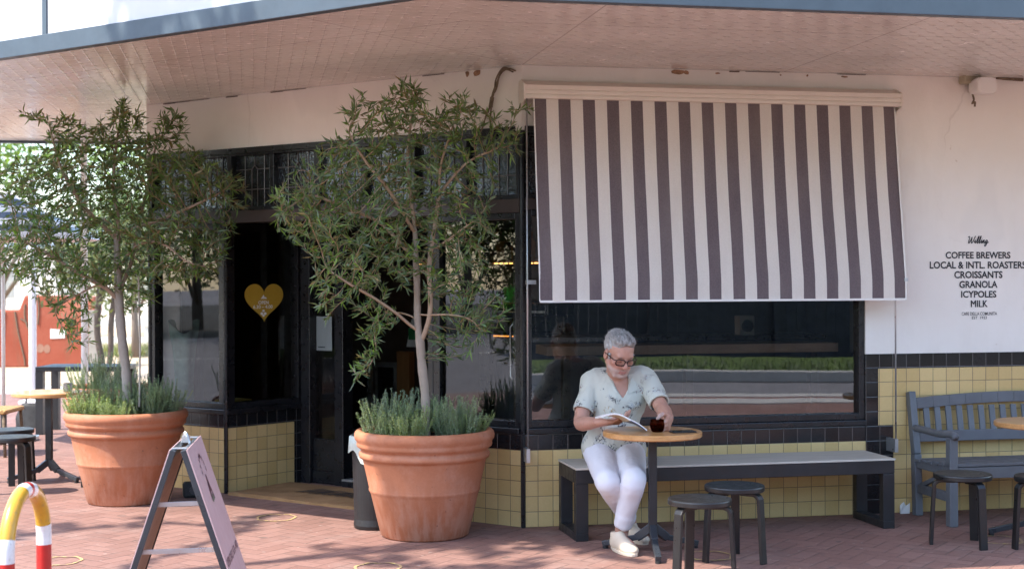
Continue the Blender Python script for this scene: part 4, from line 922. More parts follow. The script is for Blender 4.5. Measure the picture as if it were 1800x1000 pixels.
# ================================================================ things on the tables
T1 = Vector((0.836, 8.50, 0.73))
def cup_glass():
    t = NT("amber_glass"); gl = t.node("ShaderNodeBsdfGlass"); gl.inputs[0].default_value = (0.32, 0.06, 0.025, 1); gl.inputs["IOR"].default_value = 1.45; gl.inputs["Roughness"].default_value = 0.02
    t.n.remove(t.b); t.link(gl.outputs[0], t.out.inputs[0]); return t.m
CUP = Vector((0.858, 8.43, 0.731)); m = MB()
m.lathe([(0.001, 0), (.030, 0), (.038, .010), (.043, .030), (.043, .050), (.038, .072), (.036, .074), (.034, .072), (.039, .050), (.039, .030), (.034, .014), (.001, .010)], n=40)
o = m.build('coffee_glass', cup_glass(), smooth=True); o.location = CUP; tag(o, 'small dark amber glass of coffee in the man\'s hand on the table', 'cup')
m = MB(); m.lathe([(0.001, .0105), (.033, .0145), (.0385, .031), (.0385, .040), (.001, .040)], n=32); m.build('coffee', simple("coffee", (0.012, 0.006, 0.004), 0.1), o, smooth=True)
m = MB(); m.box((0, 0, .004), (.15, .075, .008)); o = m.build('phone', M['black_paint'], bevel=0.003); o.location = (1.005, 8.40, .7315); o.rotation_euler = (0, 0, .22); tag(o, 'black phone lying flat on the wooden table beside the cup', 'phone')
m = MB(); m.box((0, 0, .0087), (.142, .068, .0008)); m.build('screen', simple("screen", (0.01, 0.01, 0.012), 0.08), o)
m = MB(); m.lathe([(0.001, 0), (.033, 0), (.035, .005), (.035, .07), (.031, .07), (.031, .01), (.001, .008)], n=28); o = m.build('small_cup', M['steel'], smooth=False); o.location = (-3.66, 11.70, .731); tag(o, 'small metal cup standing on the left cafe table', 'cup')
# ================================================================ trees
def colonize(nodes, parents, A, step, di, dk, iters, rng, up=0.0):
    N = [np.array(n, float) for n in nodes]; par = list(parents); A = np.array(A, float)
    NN = np.array(N); d = ((A[:, None, :] - NN[None]) ** 2).sum(2); idx = d.argmin(1); dm = np.sqrt(d.min(1))
    for it in range(iters):
        if len(A) == 0: break
        ok = dm < di
        if not ok.any(): di *= 1.4; continue
        new = []
        for k in np.unique(idx[ok]):
            a = A[ok & (idx == k)]; v = a - N[k]; v /= np.linalg.norm(v, axis=1)[:, None] + 1e-9; v = v.sum(0) + rng.normal(0, .25, 3); v[2] += up
            v /= np.linalg.norm(v) + 1e-9; new.append((N[k] + v * step, k))
        n0 = len(N)
        for p, k in new: N.append(p); par.append(int(k))
        NN = np.array([p for p, _ in new]); d = np.sqrt(((A[:, None, :] - NN[None]) ** 2).sum(2)); c = d.min(1); b = c < dm; idx[b] = n0 + d.argmin(1)[b]; dm = np.minimum(dm, c)
        keep = dm > dk; A = A[keep]; idx = idx[keep]; dm = dm[keep]
    return np.array(N), np.array(par)
def limb_nodes(limbs, step):
    """limbs: list of polylines (first point of later ones snaps to the nearest existing node)"""
    N = []; par = []; fixed_r = []
    for pl in limbs:
        pts = [np.array(p) for p in spline([tuple(p[:3]) for p in pl], 6)]
        if N:
            d = ((np.array(N) - pts[0]) ** 2).sum(1); last = int(d.argmin()); acc = pts[1:]
        else: N.append(pts[0]); par.append(-1); last = 0; acc = pts[1:]
        for p in acc:
            while np.linalg.norm(p - N[last]) > step * 0.8:
                v = p - N[last]; q = N[last] + v / np.linalg.norm(v) * min(step, np.linalg.norm(v)); N.append(q); par.append(last); last = len(N) - 1
    return N, par
def make_tree(name, label, group, limbs, A, rng, step=.038, di=.35, dk=.055, iters=80, r_tip=.0013, expo=2.3, r_max=.06, leaf_len=.065, leaf_w=.0065, per=2, leaf_thr=.006, cols=None, bark_lo=(.30, .25, .22), bark_hi=(.30, .17, .10), up=0.0, base=None, seglim=99999):
    n0, p0 = limb_nodes(limbs, step)
    N, par = colonize(n0, p0, A, step, di, dk, iters, rng, up)
    n = len(N); w = np.zeros(n); kids = np.zeros(n, int)
    for i in range(n - 1, 0, -1):
        if kids[i] == 0: w[i] = r_tip ** expo
        w[par[i]] += w[i]; kids[par[i]] += 1
    r = np.minimum(np.maximum(w, r_tip ** expo) ** (1 / expo), r_max)
    root = empty(name, base); tag(root, label, 'tree', group)
    # thick wood: follow the heaviest child to make smooth tubes
    heavy = -np.ones(n, int); best = np.zeros(n)
    for i in range(1, n):
        if w[i] > best[par[i]]: best[par[i]] = w[i]; heavy[par[i]] = i
    mt = MB(); mb = MB(); starts = [0] + [i for i in range(1, n) if heavy[par[i]] != i]
    for s in starts:
        ch = [s]
        while heavy[ch[-1]] >= 0: ch.append(heavy[ch[-1]])
        pts = [N[c] for c in ch]; rr = [r[c] for c in ch]
        if s: pts = [N[par[s]]] + pts; rr = [rr[0]] + rr
        if len(pts) < 2: continue
        if len(pts) > 4:
            q = np.array(pts); q[1:-1] = q[1:-1] * .5 + (q[:-2] + q[2:]) * .25; pts = list(q)
        big = rr[0] > r_max * .28; M_ = mt if s == 0 else mb
        f = min(1, rr[0] / r_max); M_.col = tuple(np.array(bark_hi) * (1 - f) + np.array(bark_lo) * f)
        if s == 0:
            # trunk: knots, flare and a colour change from grey foot to warm top
            rr = [a * (1 + .10 * math.sin(i * 1.7) * math.sin(i * .6)) * (1.25 if i == 0 else 1) for i, a in enumerate(rr)]
            k = len(pts) // 2; mt.col = bark_lo; mt.tube(pts[:k + 1], rr[:k + 1], 14, cap=False); mt.col = tuple(np.array(bark_hi) * .5 + np.array(bark_lo) * .5); mt.tube(pts[k:], rr[k:], 14, cap=False)
        else: M_.tube(pts, rr, 9 if big else 5, cap=False)
    mt.build('trunk', M['bark'], root, smooth=True, off=base); mb.build('branches', M['bark'], root, smooth=True, off=base)
    # leaves
    V = []; Fc = []; Cc = []
    for i in range(1, n):
        if r[i] > leaf_thr: continue
        t = N[i] - N[par[i]]; t /= np.linalg.norm(t) + 1e-9
        for k in range(per + (1 if kids[i] == 0 else 0)):
            p = N[par[i]] + (N[i] - N[par[i]]) * rng.random(); q = rng.normal(0, 1, 3); q -= t * q.dot(t); q /= np.linalg.norm(q) + 1e-9
            d = t * rng.uniform(.6, 1.3) + q * rng.uniform(.3, .95) + rng.normal(0, .15, 3); d /= np.linalg.norm(d)
            s = np.cross(d, rng.normal(0, 1, 3)); s /= np.linalg.norm(s) + 1e-9; nn = np.cross(d, s); L = leaf_len * (.45 + .85 * rng.random() ** .8); W = leaf_w * rng.uniform(.7, 1.25); b = len(V)
            V += [p, p + d * L * .45 + s * W + nn * W * .35, p + d * L + nn * L * rng.uniform(-.2, .2), p + d * L * .45 - s * W + nn * W * .35]; Fc += [(b, b + 1, b + 2), (b, b + 2, b + 3)]
            c = np.array(cols[rng.integers(len(cols))]) * rng.uniform(.65, 1.4); Cc += [c] * 4
    np_mesh('crown', np.array(V), np.array(Fc), M['leaf'], root, col=np.array(Cc), off=base)
    return root
OLIVE = [(.09, .15, .04), (.13, .22, .055), (.20, .32, .07), (.09, .17, .085), (.07, .12, .04), (.15, .25, .05), (.11, .19, .10), (.25, .19, .09), (.18, .24, .12), (.10, .16, .045)]
def px_attr(blobs, Y0, base, rng, dymin, dymax, reject):
    A = []
    for (cx, cy, rx, ry, n) in blobs:
        k = 0; tries = 0
        while k < n and tries < n * 30:
            tries += 1; v = rng.normal(0, 1, 3); v *= rng.random() ** (1 / 3) / np.linalg.norm(v); Y = Y0 + (v[1] * (dymax - dymin) / 2 + (dymax + dymin) / 2) * min(1, max(rx, ry) / 90)
            p = np.array([(cx + v[0] * rx - 900) * Y0 / F, Y, CAM_H - (cy + v[2] * ry - hor(cx)) * Y0 / F])
            if reject(p): continue
            A.append(p); k += 1
    return A
def near_wall(p):
    q = Vector((p[0], p[1], 0)) - C2; t = q.dot(uL)
    o = q.dot(nL) if t > 0 else q.dot(nR)
    if t < 3.75 and o < 0.10: return True
    return p[2] > 2.86 + .10 * math.sin(p[0] * 17) + .05 * math.sin(p[0] * 41 + p[1] * 9)
rng = np.random.default_rng(5)
Y1 = 9.14; b1 = Vector((-0.566, 9.14, 0.62)); w1 = lambda px, py, dy=0: tuple(P(px, py, Y1) + Vector((0, dy, 0)))
limbs = [[w1(748, 775), w1(747, 700), w1(741, 640), w1(738, 600), w1(734, 565), w1(733, 500), w1(731, 450), w1(729, 400, .02), w1(722, 350, .03), w1(716, 290, .05), w1(722, 220, .03), w1(735, 165, 0)],
         [w1(741, 600), w1(756, 555, -.05), w1(757, 510, -.06), w1(755, 465, -.05), w1(762, 420, -.05), w1(772, 350, -.05), w1(777, 290, -.08), w1(800, 220, -.1)],
         [w1(735, 585), w1(700, 552, -.05), w1(655, 520, -.1), w1(620, 500, -.12), w1(575, 470, -.12)],
         [w1(730, 455), w1(700, 425, .1), w1(665, 390, .15), w1(610, 365, .1), w1(545, 340, .05)],
         [w1(733, 560), w1(700, 550, .12), w1(662, 555, .15), w1(655, 590, .1), w1(660, 620, .05), w1(640, 655, 0)],
         [w1(740, 555), w1(790, 552, -.15), w1(830, 560, -.2), w1(850, 585, -.2)],
         [w1(762, 440), w1(800, 415, -.15), w1(835, 390, -.2)], [w1(729, 410), w1(690, 340, -.15), w1(650, 290, -.2), w1(620, 240, -.2)], [w1(775, 340), w1(820, 290, -.1), w1(880, 260, -.05)]]
bl = [(700, 215, 120, 60, 150), (810, 220, 80, 60, 80), (720, 165, 40, 30, 30), (650, 290, 110, 60, 130), (760, 310, 120, 70, 140), (560, 350, 85, 50, 90), (610, 400, 110, 60, 120), (520, 380, 40, 40, 34),
      (820, 400, 55, 60, 70), (780, 480, 80, 50, 60), (650, 470, 90, 50, 80), (585, 430, 70, 40, 40), (660, 560, 45, 35, 30), (640, 640, 26, 32, 22), (655, 600, 14, 40, 14), (840, 545, 60, 50, 60), (800, 600, 45, 35, 20), (885, 250, 40, 40, 22), (915, 195, 22, 16, 8), (700, 400, 90, 70, 90), (575, 540, 25, 30, 8), (600, 500, 60, 40, 30)]
A = px_attr([(a, b, c, d, int(n * 2.1)) for a, b, c, d, n in bl], Y1, b1, rng, -.55, .42, near_wall)
make_tree('olive_tree', 'olive tree with brown forked stem in the pot beside the door', 'potted olive trees', limbs, A, rng, base=tuple(b1), r_max=.042, cols=OLIVE, bark_lo=(.36, .29, .23), bark_hi=(.46, .30, .19), per=3, leaf_len=.070, leaf_w=.0068, expo=2.12)
Y2 = 10.58; b2 = Vector((-2.875, 10.58, 0.62)); w2 = lambda px, py, dy=0: tuple(P(px, py, Y2) + Vector((0, dy, 0)))
limbs = [[w2(222, 720), w2(222, 660), w2(216, 615), w2(211, 560), w2(209, 527), w2(207, 480), w2(206, 430), w2(208, 380), w2(200, 330), w2(205, 260), w2(215, 190)],
         [w2(209, 530), w2(190, 505, -.05), w2(174, 497, -.08), w2(130, 470, -.1), w2(80, 440, -.1), w2(40, 420, -.1)], [w2(208, 515), w2(225, 460, .1), w2(235, 400, .12), w2(250, 330, .15), w2(270, 250, .1)],
         [w2(207, 470), w2(250, 430, -.1), w2(300, 430, -.2), w2(340, 460, -.25), w2(375, 470, -.2)], [w2(207, 420), w2(160, 370, -.1), w2(120, 300, -.15), w2(95, 220, -.1)],
         [w2(208, 410), w2(270, 390, .0), w2(330, 370, -.1), w2(395, 340, -.1)], [w2(175, 498), w2(140, 520, -.1), w2(105, 545, -.12), w2(135, 600, -.12)]]
bl = [(225, 225, 60, 48, 90), (130, 235, 50, 35, 46), (300, 225, 34, 36, 36), (75, 200, 34, 14, 14), (215, 185, 18, 16, 14), (180, 290, 110, 60, 170), (280, 300, 90, 60, 120), (70, 330, 75, 60, 100), (360, 320, 75, 45, 70), (170, 380, 120, 60, 170), (290, 400, 90, 50, 100), (400, 350, 40, 35, 24),
      (60, 420, 70, 50, 90), (130, 470, 100, 50, 110), (310, 470, 80, 30, 60), (370, 430, 40, 40, 24), (100, 520, 40, 30, 26), (140, 570, 25, 50, 22), (230, 470, 60, 40, 40), (20, 470, 40, 30, 24), (390, 400, 30, 30, 12), (250, 520, 40, 25, 12)]
A = px_attr([(a, b, c, d, int(n * 3.6)) for a, b, c, d, n in bl], Y2, b2, rng, -.60, .55, near_wall)
make_tree('olive_tree', 'fuller olive tree in the left pot, in front of the cafe corner', 'potted olive trees', limbs, A, rng, base=tuple(b2), r_max=.036, cols=OLIVE, bark_lo=(.38, .33, .28), bark_hi=(.42, .26, .16), per=3, leaf_len=.074, leaf_w=.0072, expo=2.12)
m = MB(); m.tube([P(244, 715, 10.5), P(246, 600, 10.5), P(243, 470, 10.5)], .007, 6); tag(m.build('plant_stake', simple("cane", (.45, .40, .33), .7)), 'thin pale stake standing in the left terracotta pot', 'stake')

# ---- rosemary
def rosemary_mesh(h, spread, n, rng, cols):
    V = []; Fc = []; Cc = []
    for s in range(n):
        a = rng.uniform(0, 6.283); r0 = rng.random() ** .5 * spread * .45; p = np.array([math.cos(a) * r0, math.sin(a) * r0, 0]); hh = h * rng.uniform(.55, 1.05) * (1 - .25 * (r0 / spread)); lean = rng.uniform(.05, .75)
        d = np.array([math.cos(a) * lean, math.sin(a) * lean, 1]); d /= np.linalg.norm(d); c0 = np.array(cols[rng.integers(len(cols))]); L = 0; st = .0062
        while L < hh:
            d = d + np.array([rng.normal(0, .03), rng.normal(0, .03), .02]); d /= np.linalg.norm(d); q = p + d * st; b = len(V)
            w = .0016; V += [p - [w, 0, 0], p + [w, 0, 0], q + [w, 0, 0], q - [w, 0, 0]]; Fc += [(b, b + 1, b + 2), (b, b + 2, b + 3)]; Cc += [np.array([.16, .15, .09])] * 4
            if L > hh * .10:
                for k in range(3):
                    v = rng.normal(0, 1, 3); v -= d * v.dot(d); v /= np.linalg.norm(v) + 1e-9; e = d * rng.uniform(.5, 1.0) + v; e /= np.linalg.norm(e); l = rng.uniform(.018, .034) * (1.0 - .4 * L / hh); sd = np.cross(e, v + rng.normal(0, .4, 3)); sd /= np.linalg.norm(sd) + 1e-9
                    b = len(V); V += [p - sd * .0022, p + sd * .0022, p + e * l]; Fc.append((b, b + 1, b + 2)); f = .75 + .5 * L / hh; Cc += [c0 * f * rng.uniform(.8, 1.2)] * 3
            p = q; L += st
    return np.array(V), np.array(Fc), np.array(Cc)
ROS = [[(.21, .29, .14), (.26, .34, .18), (.30, .38, .20)], [(.25, .32, .23), (.31, .38, .29), (.26, .33, .25)], [(.33, .41, .15), (.41, .48, .20), (.28, .36, .13)]]
protos = []
for k, (h, sp, n) in enumerate(((.36, .30, 70), (.42, .27, 62), (.28, .27, 72))):
    V, Fc, Cc = rosemary_mesh(h, sp, n, np.random.default_rng(40 + k), ROS[k]); o = np_mesh('rosemary_bush', V, Fc, M['bush_leaf'], None, col=Cc); protos.append(o)
used = set()
def bush(kind, pot_, dx, dy, rz, sc, label):
    o = protos[kind]
    if kind in used: o = o.copy(); COL.objects.link(o)
    used.add(kind); o.location = (pot_.x + dx, pot_.y + dy, .622); o.rotation_euler = (0, 0, rz); o.scale = (sc * .92, sc * .92, sc * .80); tag(o, label, 'shrub', 'rosemary bushes in the pots')
for a in ((0, -.25, -.10, 0, 1.0, 'spiky green rosemary at the left rim of the doorway pot'), (2, -.10, -.22, 1, 1.08, 'yellowish green rosemary at the front of the doorway pot, left of the stem'), (1, -.16, .10, 2, 1.0, 'tall grey green rosemary at the back of the doorway pot'),
          (0, .20, -.08, 3, 1.0, 'tall spiky rosemary right of the stem in the doorway pot'), (1, .14, .17, 1, .85, 'grey green rosemary behind the stem at right in the doorway pot'), (0, -.02, .22, 1.7, .9, 'green rosemary directly behind the stem in the doorway pot'), (2, .28, .04, 2.2, .9, 'low rosemary at the right rim of the doorway pot')): bush(a[0], POT1, *a[1:])
for a in ((2, -.26, -.16, .5, 1.0, 'bright sunlit rosemary at the front left rim of the left pot'), (0, -.22, .05, 4, 1.05, 'green rosemary at the left of the left pot'), (1, -.12, .20, 2.6, 1.1, 'grey green rosemary at the back left of the left pot'), (2, -.02, -.25, 3.9, .85, 'low bright rosemary at the front middle of the left pot'),
          (0, .16, -.14, 2, 1.0, 'dark rosemary right of the stem in the left pot'), (1, .22, .06, .3, 1.0, 'tall dark rosemary at the right of the left pot'), (0, .10, .22, 5, 1.0, 'rosemary at the back right of the left pot'), (0, .28, -.04, 1, .85, 'rosemary spilling to the right rim of the left pot')): bush(a[0], POT2, *a[1:])
bush(1, POT3, 0, 0, 1, 1.2, 'grey green rosemary in the far pot behind the left tree'); bush(0, POT3, -.2, -.1, 2, 1, 'green rosemary at the left of the far pot')

# ================================================================ street tree whose limbs shade the paving (stands left of the view)
rng2 = np.random.default_rng(21); sb_ = (-7.6, 5.4, 0.0)
limbs = [[(-7.6, 5.4, 0), (-7.5, 5.45, 1.5), (-7.45, 5.5, 3.2), (-7.1, 5.7, 4.6), (-6.5, 6.0, 5.8), (-6.1, 6.3, 7.0), (-6.0, 6.5, 8.4)], [(-7.4, 5.5, 3.4), (-7.9, 5.9, 4.9), (-8.2, 6.6, 6.4), (-8.0, 7.2, 7.6)],
         [(-6.9, 5.8, 5.0), (-6.1, 6.2, 5.5), (-5.2, 6.7, 6.2), (-4.3, 7.1, 7.0), (-3.6, 7.4, 7.9)], [(-5.2, 6.7, 6.2), (-5.0, 6.0, 6.9), (-4.9, 5.5, 7.8)], [(-4.4, 7.05, 6.9), (-4.5, 6.6, 7.6), (-4.3, 6.3, 8.3)], [(-6.4, 6.1, 6.1), (-6.6, 6.9, 7.0), (-6.9, 7.8, 7.8)], [(-6.1, 6.3, 6.9), (-5.4, 6.9, 7.4), (-4.9, 7.4, 8.1)], [(-7.5, 5.5, 3.0), (-7.9, 4.7, 4.4), (-8.1, 3.9, 5.6)]]
A = []
for c, r, n in (((-4.5, 6.6, 7.2), (.9, .8, .7), 52), ((-5.0, 7.0, 8.0), (.8, .7, .6), 16), ((-6.1, 6.4, 8.5), (.9, .8, .6), 26), ((-7.9, 7.2, 7.6), (1.0, .8, .7), 12), ((-6.8, 7.8, 7.9), (.6, .6, .6), 10), ((-8.2, 4.0, 5.9), (1.0, 1.0, .9), 12)):
    for k in range(n): v = rng2.normal(0, 1, 3); v *= rng2.random() ** .33 / np.linalg.norm(v); A.append(np.array(c) + v * np.array(r))
make_tree('street_tree', 'tall open street tree growing left of the cafe forecourt', None, limbs, A, rng2, step=.16, di=1.4, dk=.28, iters=40, base=sb_, r_tip=.011, r_max=.24, expo=2.2, leaf_len=.17, leaf_w=.05, per=5, leaf_thr=.03, cols=[(.07, .11, .03), (.10, .14, .04), (.06, .09, .03)], bark_lo=(.28, .25, .22), bark_hi=(.26, .21, .17))

# ================================================================ background trees (leaf clumps on limbs)
def clump_tree(seed, H=7.0, W=3.2, nl=3600, cols=((.09, .16, .03), (.13, .21, .04), (.06, .11, .025)), low=.30):
    g = np.random.default_rng(seed); r = empty('background_tree'); m = MB(); m.col = (.20, .16, .13); tips = []
    m.tube([(0, 0, 0), (.05, .03, H * .2), (-.04, .08, H * .4), (.03, 0, H * .7)], [.18, .14, .11, .04], 10)
    for k in range(9):
        a = k * 2.4; z0 = H * g.uniform(low * .7, .6); e = np.array([math.cos(a) * W * g.uniform(.4, .8), math.sin(a) * W * g.uniform(.4, .8), z0 + H * g.uniform(.12, .35)]); m.tube([(0, 0, z0), tuple(e * [.5, .5, 1] - [0, 0, .15]), tuple(e)], [.07, .045, .015], 6); tips.append(e)
    m.build('trunk', M['bark'], r, smooth=True); tips += [np.array([g.normal(0, W * .35), g.normal(0, W * .35), H * g.uniform(low + .15, .98)]) for k in range(16)]
    V = []; Fc = []; Cc = []
    for i in range(nl):
        c = tips[g.integers(len(tips))]; v = g.normal(0, 1, 3); v *= g.random() ** .4 / np.linalg.norm(v); p = c + v * [W * .34, W * .34, H * .10]; d = g.normal(0, 1, 3); d /= np.linalg.norm(d); s = np.cross(d, g.normal(0, 1, 3)); s /= np.linalg.norm(s); L = g.uniform(.12, .26); b = len(V)
        V += [p - d * L * .5, p + s * L * .25, p + d * L * .5, p - s * L * .25]; Fc.append((b, b + 1, b + 2, b + 3)); Cc += [np.array(cols[g.integers(len(cols))]) * g.uniform(.7, 1.3)] * 4
    np_mesh('crown', np.array(V), np.array(Fc), M['leaf'], r, col=np.array(Cc)); return r
tA = clump_tree(3, 8.0, 3.6, 5200, ((.16, .24, .05), (.20, .28, .06), (.11, .19, .035)), low=.18); tB = clump_tree(4, 6.5, 2.8, 4200, ((.06, .10, .03), (.09, .13, .04), (.05, .08, .03)), low=.12); tC = clump_tree(9, 10, 4.4, 5200, ((.05, .085, .025), (.07, .11, .03), (.04, .065, .02)), low=.08)
spots = [(tA, -14.8, 41, 0, 1.0, 'bright green tree at the far left edge, behind the orange wall'), (tA, -11.2, 46, 1.3, 1.05, 'bright green tree beyond the striped umbrella'), (tB, -8.9, 37, .5, .75, 'dark small tree behind the left olive tree'), (tA, -12.5, 56, 2.2, 1.3, 'tall far bright tree left of the cafe'), (tB, -8.2, 31, 2, .55, 'low dark tree behind the white rail fence')]
seen = set()
def put_tree(t, x, y, rz, sc, lab, grp):
    o = t if t.name not in seen else copy_tree(t); seen.add(t.name); o.location = (x, y, -.02); o.rotation_euler = (0, 0, rz); o.scale = (sc,) * 3; tag(o, lab, 'tree', grp)
for t, x, y, rz, sc, lab in spots: put_tree(t, x, y, rz, sc, lab, 'trees left of the cafe')
k = 0
for i in range(16):
    p = frR(-10 + i * 3.0 + random.uniform(-.6, .6), 27 + (i % 3) * 2.5, 0); put_tree(tC, p.x, p.y, i * 1.7, .85 + .1 * (i % 3), 'dark tree on the grass verge across the road, seen only mirrored in the cafe windows', 'trees across the road')
for i in range(20):
    put_tree(tC, -37 - (i % 3) * 2.5 + random.uniform(-1, 1), -36 + i * 3.2, i * 1.1, 1.0 + .12 * (i % 3), 'dark tree lining the far side of the side street, mirrored in the door windows', 'trees along the side street')

fz = frR(10, 16.6, 0); df = empty('boundary_fence', fz); tag(df, 'charcoal boarded fence behind the grass verge, mirrored in the large window', 'fence'); FZ = tuple(fz); mf = simple("charcoal_board", (.028, .034, .044), .6, var=.2)
m = MB()
for k in range(240): m.fbox(frR, -14 + k * .2, -14 + k * .2 + .19, 16.5, 16.53, .12, 2.35)
m.build('boards', mf, df, off=FZ)
for k in range(20): m = MB(); m.fbox(frR, -14 + k * 2.5, -13.9 + k * 2.5, 16.4, 16.499, .1, 2.45); m.build('post', mf, df, off=FZ)

# ================================================================ left background
ow = MB(); Yw = 27.6; pf = [(-90, 646), (-90, 545), (33, 545), (43, 519), (166, 521), (167, 545), (160, 580), (144, 642), (60, 647)]
def render_wall():
    t = NT("orange_render"); o = t.coord(); n = t.noise(o, .9, 6, .6); c = t.ramp(n, [(.35, (.27, .055, .026)), (.65, (.33, .095, .055))]); pale = t.ramp(t.noise(o, .55, 4), [(.5, 0.), (.68, 1.)]); c = t.mix(t.math('MULTIPLY', pale, .65), c, (.62, .30, .20))
    st = t.ramp(t.noise(t.mapping(o, (3, 3, .5)), 1.4, 5), [(.56, 0.), (.72, 1.)]); c = t.mix(t.math('MULTIPLY', st, .6), c, (.22, .09, .05)); return t.fin(c, .9, None, t.bump(t.noise(o, 20, 4), .3, .02))
ow.prism([P(x, y, Yw) if y < 640 else Vector((P(x, y, Yw).x, Yw, -.02)) for x, y in pf], (0, .5, 0)); wo = empty('orange_wall', (-9, Yw, 0)); tag(wo, 'weathered orange red rendered wall with stains and a pale plate', 'wall')
ow.build('rendered_body', render_wall(), wo, off=(-9, Yw, 0), bevel=.03)
m = MB(); m.prism([P(x, y, Yw - .012) for x, y in ((88, 578), (114, 580), (114, 594), (88, 595))], (0, .011, 0)); m.build('pale_plate', M['paper'], wo, off=(-9, Yw, 0))
m = MB()
for pl in ([(26, 548), (30, 575), (35, 600), (42, 630), (43, 643)], [(8, 548), (5, 580), (3, 600)], [(44, 535), (43, 555), (48, 575), (54, 582)], [(66, 522), (68, 545), (66, 570)], [(36, 560), (48, 568)]): m.tube(spline([P(x, y, Yw - .01) for x, y in pl], 5), .014, 6)
m.build('dry_vine', M['rope'], wo, off=(-9, Yw, 0))
m = MB()
for c in ((70, 612, 7, 8), (82, 613, 6, 8)): m.add([P(c[0] + c[2] * math.cos(a * .7), c[1] + c[3] * math.sin(a * .7), Yw - .004) for a in range(9)], [tuple(range(9))])
m.build('dark_stain', simple("stain", (.30, .16, .11), .9), wo, off=(-9, Yw, 0))
# white house behind
h = empty('white_house', (-18, 62, 0)); tag(h, 'white house with a low grey roof far back behind the orange wall', 'house'); HO = (-18, 62, 0); X = lambda a, b, z: (a, b, z)
m = MB(); m.fbox(X, -40, -13.6, 60, 68, -.02, 3.0); m.build('wall', M['plaster'], h, off=HO); m = MB(); m.prism([(-40.4, 59.6, 3.0), (-13.2, 59.6, 3.0), (-13.2, 64, 4.4), (-40.4, 64, 4.4)], (0, 0, .12)); m.prism([(-40.4, 68.4, 3.0), (-13.2, 68.4, 3.0), (-13.2, 64.0, 4.4), (-40.4, 64.0, 4.4)][::-1], (0, 0, .12)); m.build('roof', M['zinc'], h, off=HO)
for x in (-21.6, -18.6, -15.6):
    m = MB(); m.fbox(X, x - .7, x + .7, 59.93, 60.05, .9, 2.2); f = m.build('window', M['white_plastic'], h, off=HO); m = MB(); m.fbox(X, x - .6, x + .6, 59.9, 59.95, 1.0, 2.1); m.build('pane', M['glass_flat'], f, off=HO)
# white rail fence
fe = empty('rail_fence', (-8.2, 34, 0)); tag(fe, 'pale timber rail fence behind the left olive tree stem', 'fence'); FO = (-8.2, 34, 0)
for x in np.arange(-10.2, -4, 1.5): m = MB(); m.fbox(X, x - .06, x + .06, 33.9, 34.1, -.02, .80); m.build('post', M['white_plastic'], fe, off=FO)
m = MB(); m.fbox(X, -10.3, -4, 33.86, 33.9, .58, .74); m.fbox(X, -10.3, -4, 33.86, 33.9, .16, .32); m.build('rails', M['white_plastic'], fe, off=FO)
m = MB(); q = G(166, 645); m.fbox(lambda a, b, z: (q.x + a, q.y + b, z), -.09, .09, -.09, .09, -.02, 1.05); m.fbox(lambda a, b, z: (q.x + a, q.y + b, z), -.11, .11, -.11, .11, 1.05, 1.09); tag(m.build('timber_post', simple("grey_timber", (.30, .28, .25), .8)), 'grey square timber post at the right end of the orange wall', 'post')
tw = empty('twin_stem_tree', (-7.05, 24.6, 0)); tag(tw, 'small tree with two dark stems behind the left pot', 'tree'); m = MB(); m.col = (.10, .075, .06)
m.tube(spline([(-7.05, 24.6, -.02), (-7.12, 24.6, .35), (-7.18, 24.6, .9), (-7.1, 24.6, 1.8)], 5), .055, 9); m.tube(spline([(-7.03, 24.62, -.02), (-6.95, 24.6, .4), (-6.93, 24.6, 1.0), (-6.8, 24.6, 1.8)], 5), .05, 9); m.build('trunk', M['bark'], tw, smooth=True, off=(-7.05, 24.6, 0))
g_ = np.random.default_rng(8); V = []; Fc = []; Cc = []
for i in range(1500):
    v = g_.normal(0, 1, 3); v *= g_.random() ** .4 / np.linalg.norm(v); p = np.array([-7.0, 24.6, 2.0]) + v * [1.1, 1.0, .85] + np.round(g_.normal(0, .6, 3)) * .3; d = g_.normal(0, 1, 3); d /= np.linalg.norm(d); s = np.cross(d, g_.normal(0, 1, 3)); s /= np.linalg.norm(s); L = g_.uniform(.08, .16); b = len(V); V += [p - d * L * .5, p + s * L * .25, p + d * L * .5, p - s * L * .25]; Fc.append((b, b + 1, b + 2, b + 3)); Cc += [np.array((.11, .11, .05)) * g_.uniform(.6, 1.4)] * 4
np_mesh('crown', np.array(V), np.array(Fc), M['leaf'], tw, col=np.array(Cc), off=(-7.05, 24.6, 0))
# umbrella
ub = Vector((-5.19, 14.5, 0)); u_ = empty('cafe_umbrella', ub); tag(u_, 'white cafe umbrella with dark stripes on a thin pole at the left edge', 'umbrella')
m = MB(); m.tube([(0, 0, 0.04), (0, 0, 2.62)], .02, 12); m.build('pole', M['white_plastic'], u_, smooth=True); m = MB(); m.box((0, 0, .025), (.55, .55, .05)); m.build('base_plate', M['zinc'], u_, bevel=.01)
m = MB(); m.lathe([(.022, .05), (.032, .05), (.032, .34), (.022, .36)], n=16); m.lathe([(.02, .28), (.05, .29), (.05, .31), (.02, .32)], n=16); m.build('pole_sleeve', M['dark_metal'], u_, smooth=False)
for k in range(7):
    m = MB(); a = k / 7; b2_ = (k + 1) / 7; r0, r1 = .05 + 1.0 * a, .05 + 1.0 * b2_; z0, z1 = 2.56 - .50 * a ** .9, 2.56 - .50 * b2_ ** .9
    V = []; n = 8
    for r, z in ((r0, z0), (r1, z1)):
        for i in range(n): V.append((r * math.cos(i * math.pi / 4 + .39), r * math.sin(i * math.pi / 4 + .39), z))
    m.add(V, [(i, (i + 1) % n, n + (i + 1) % n, n + i) for i in range(n)]); m.build('canopy_band', M['white_plastic'] if k % 2 == 0 else M['dark_metal'], u_)
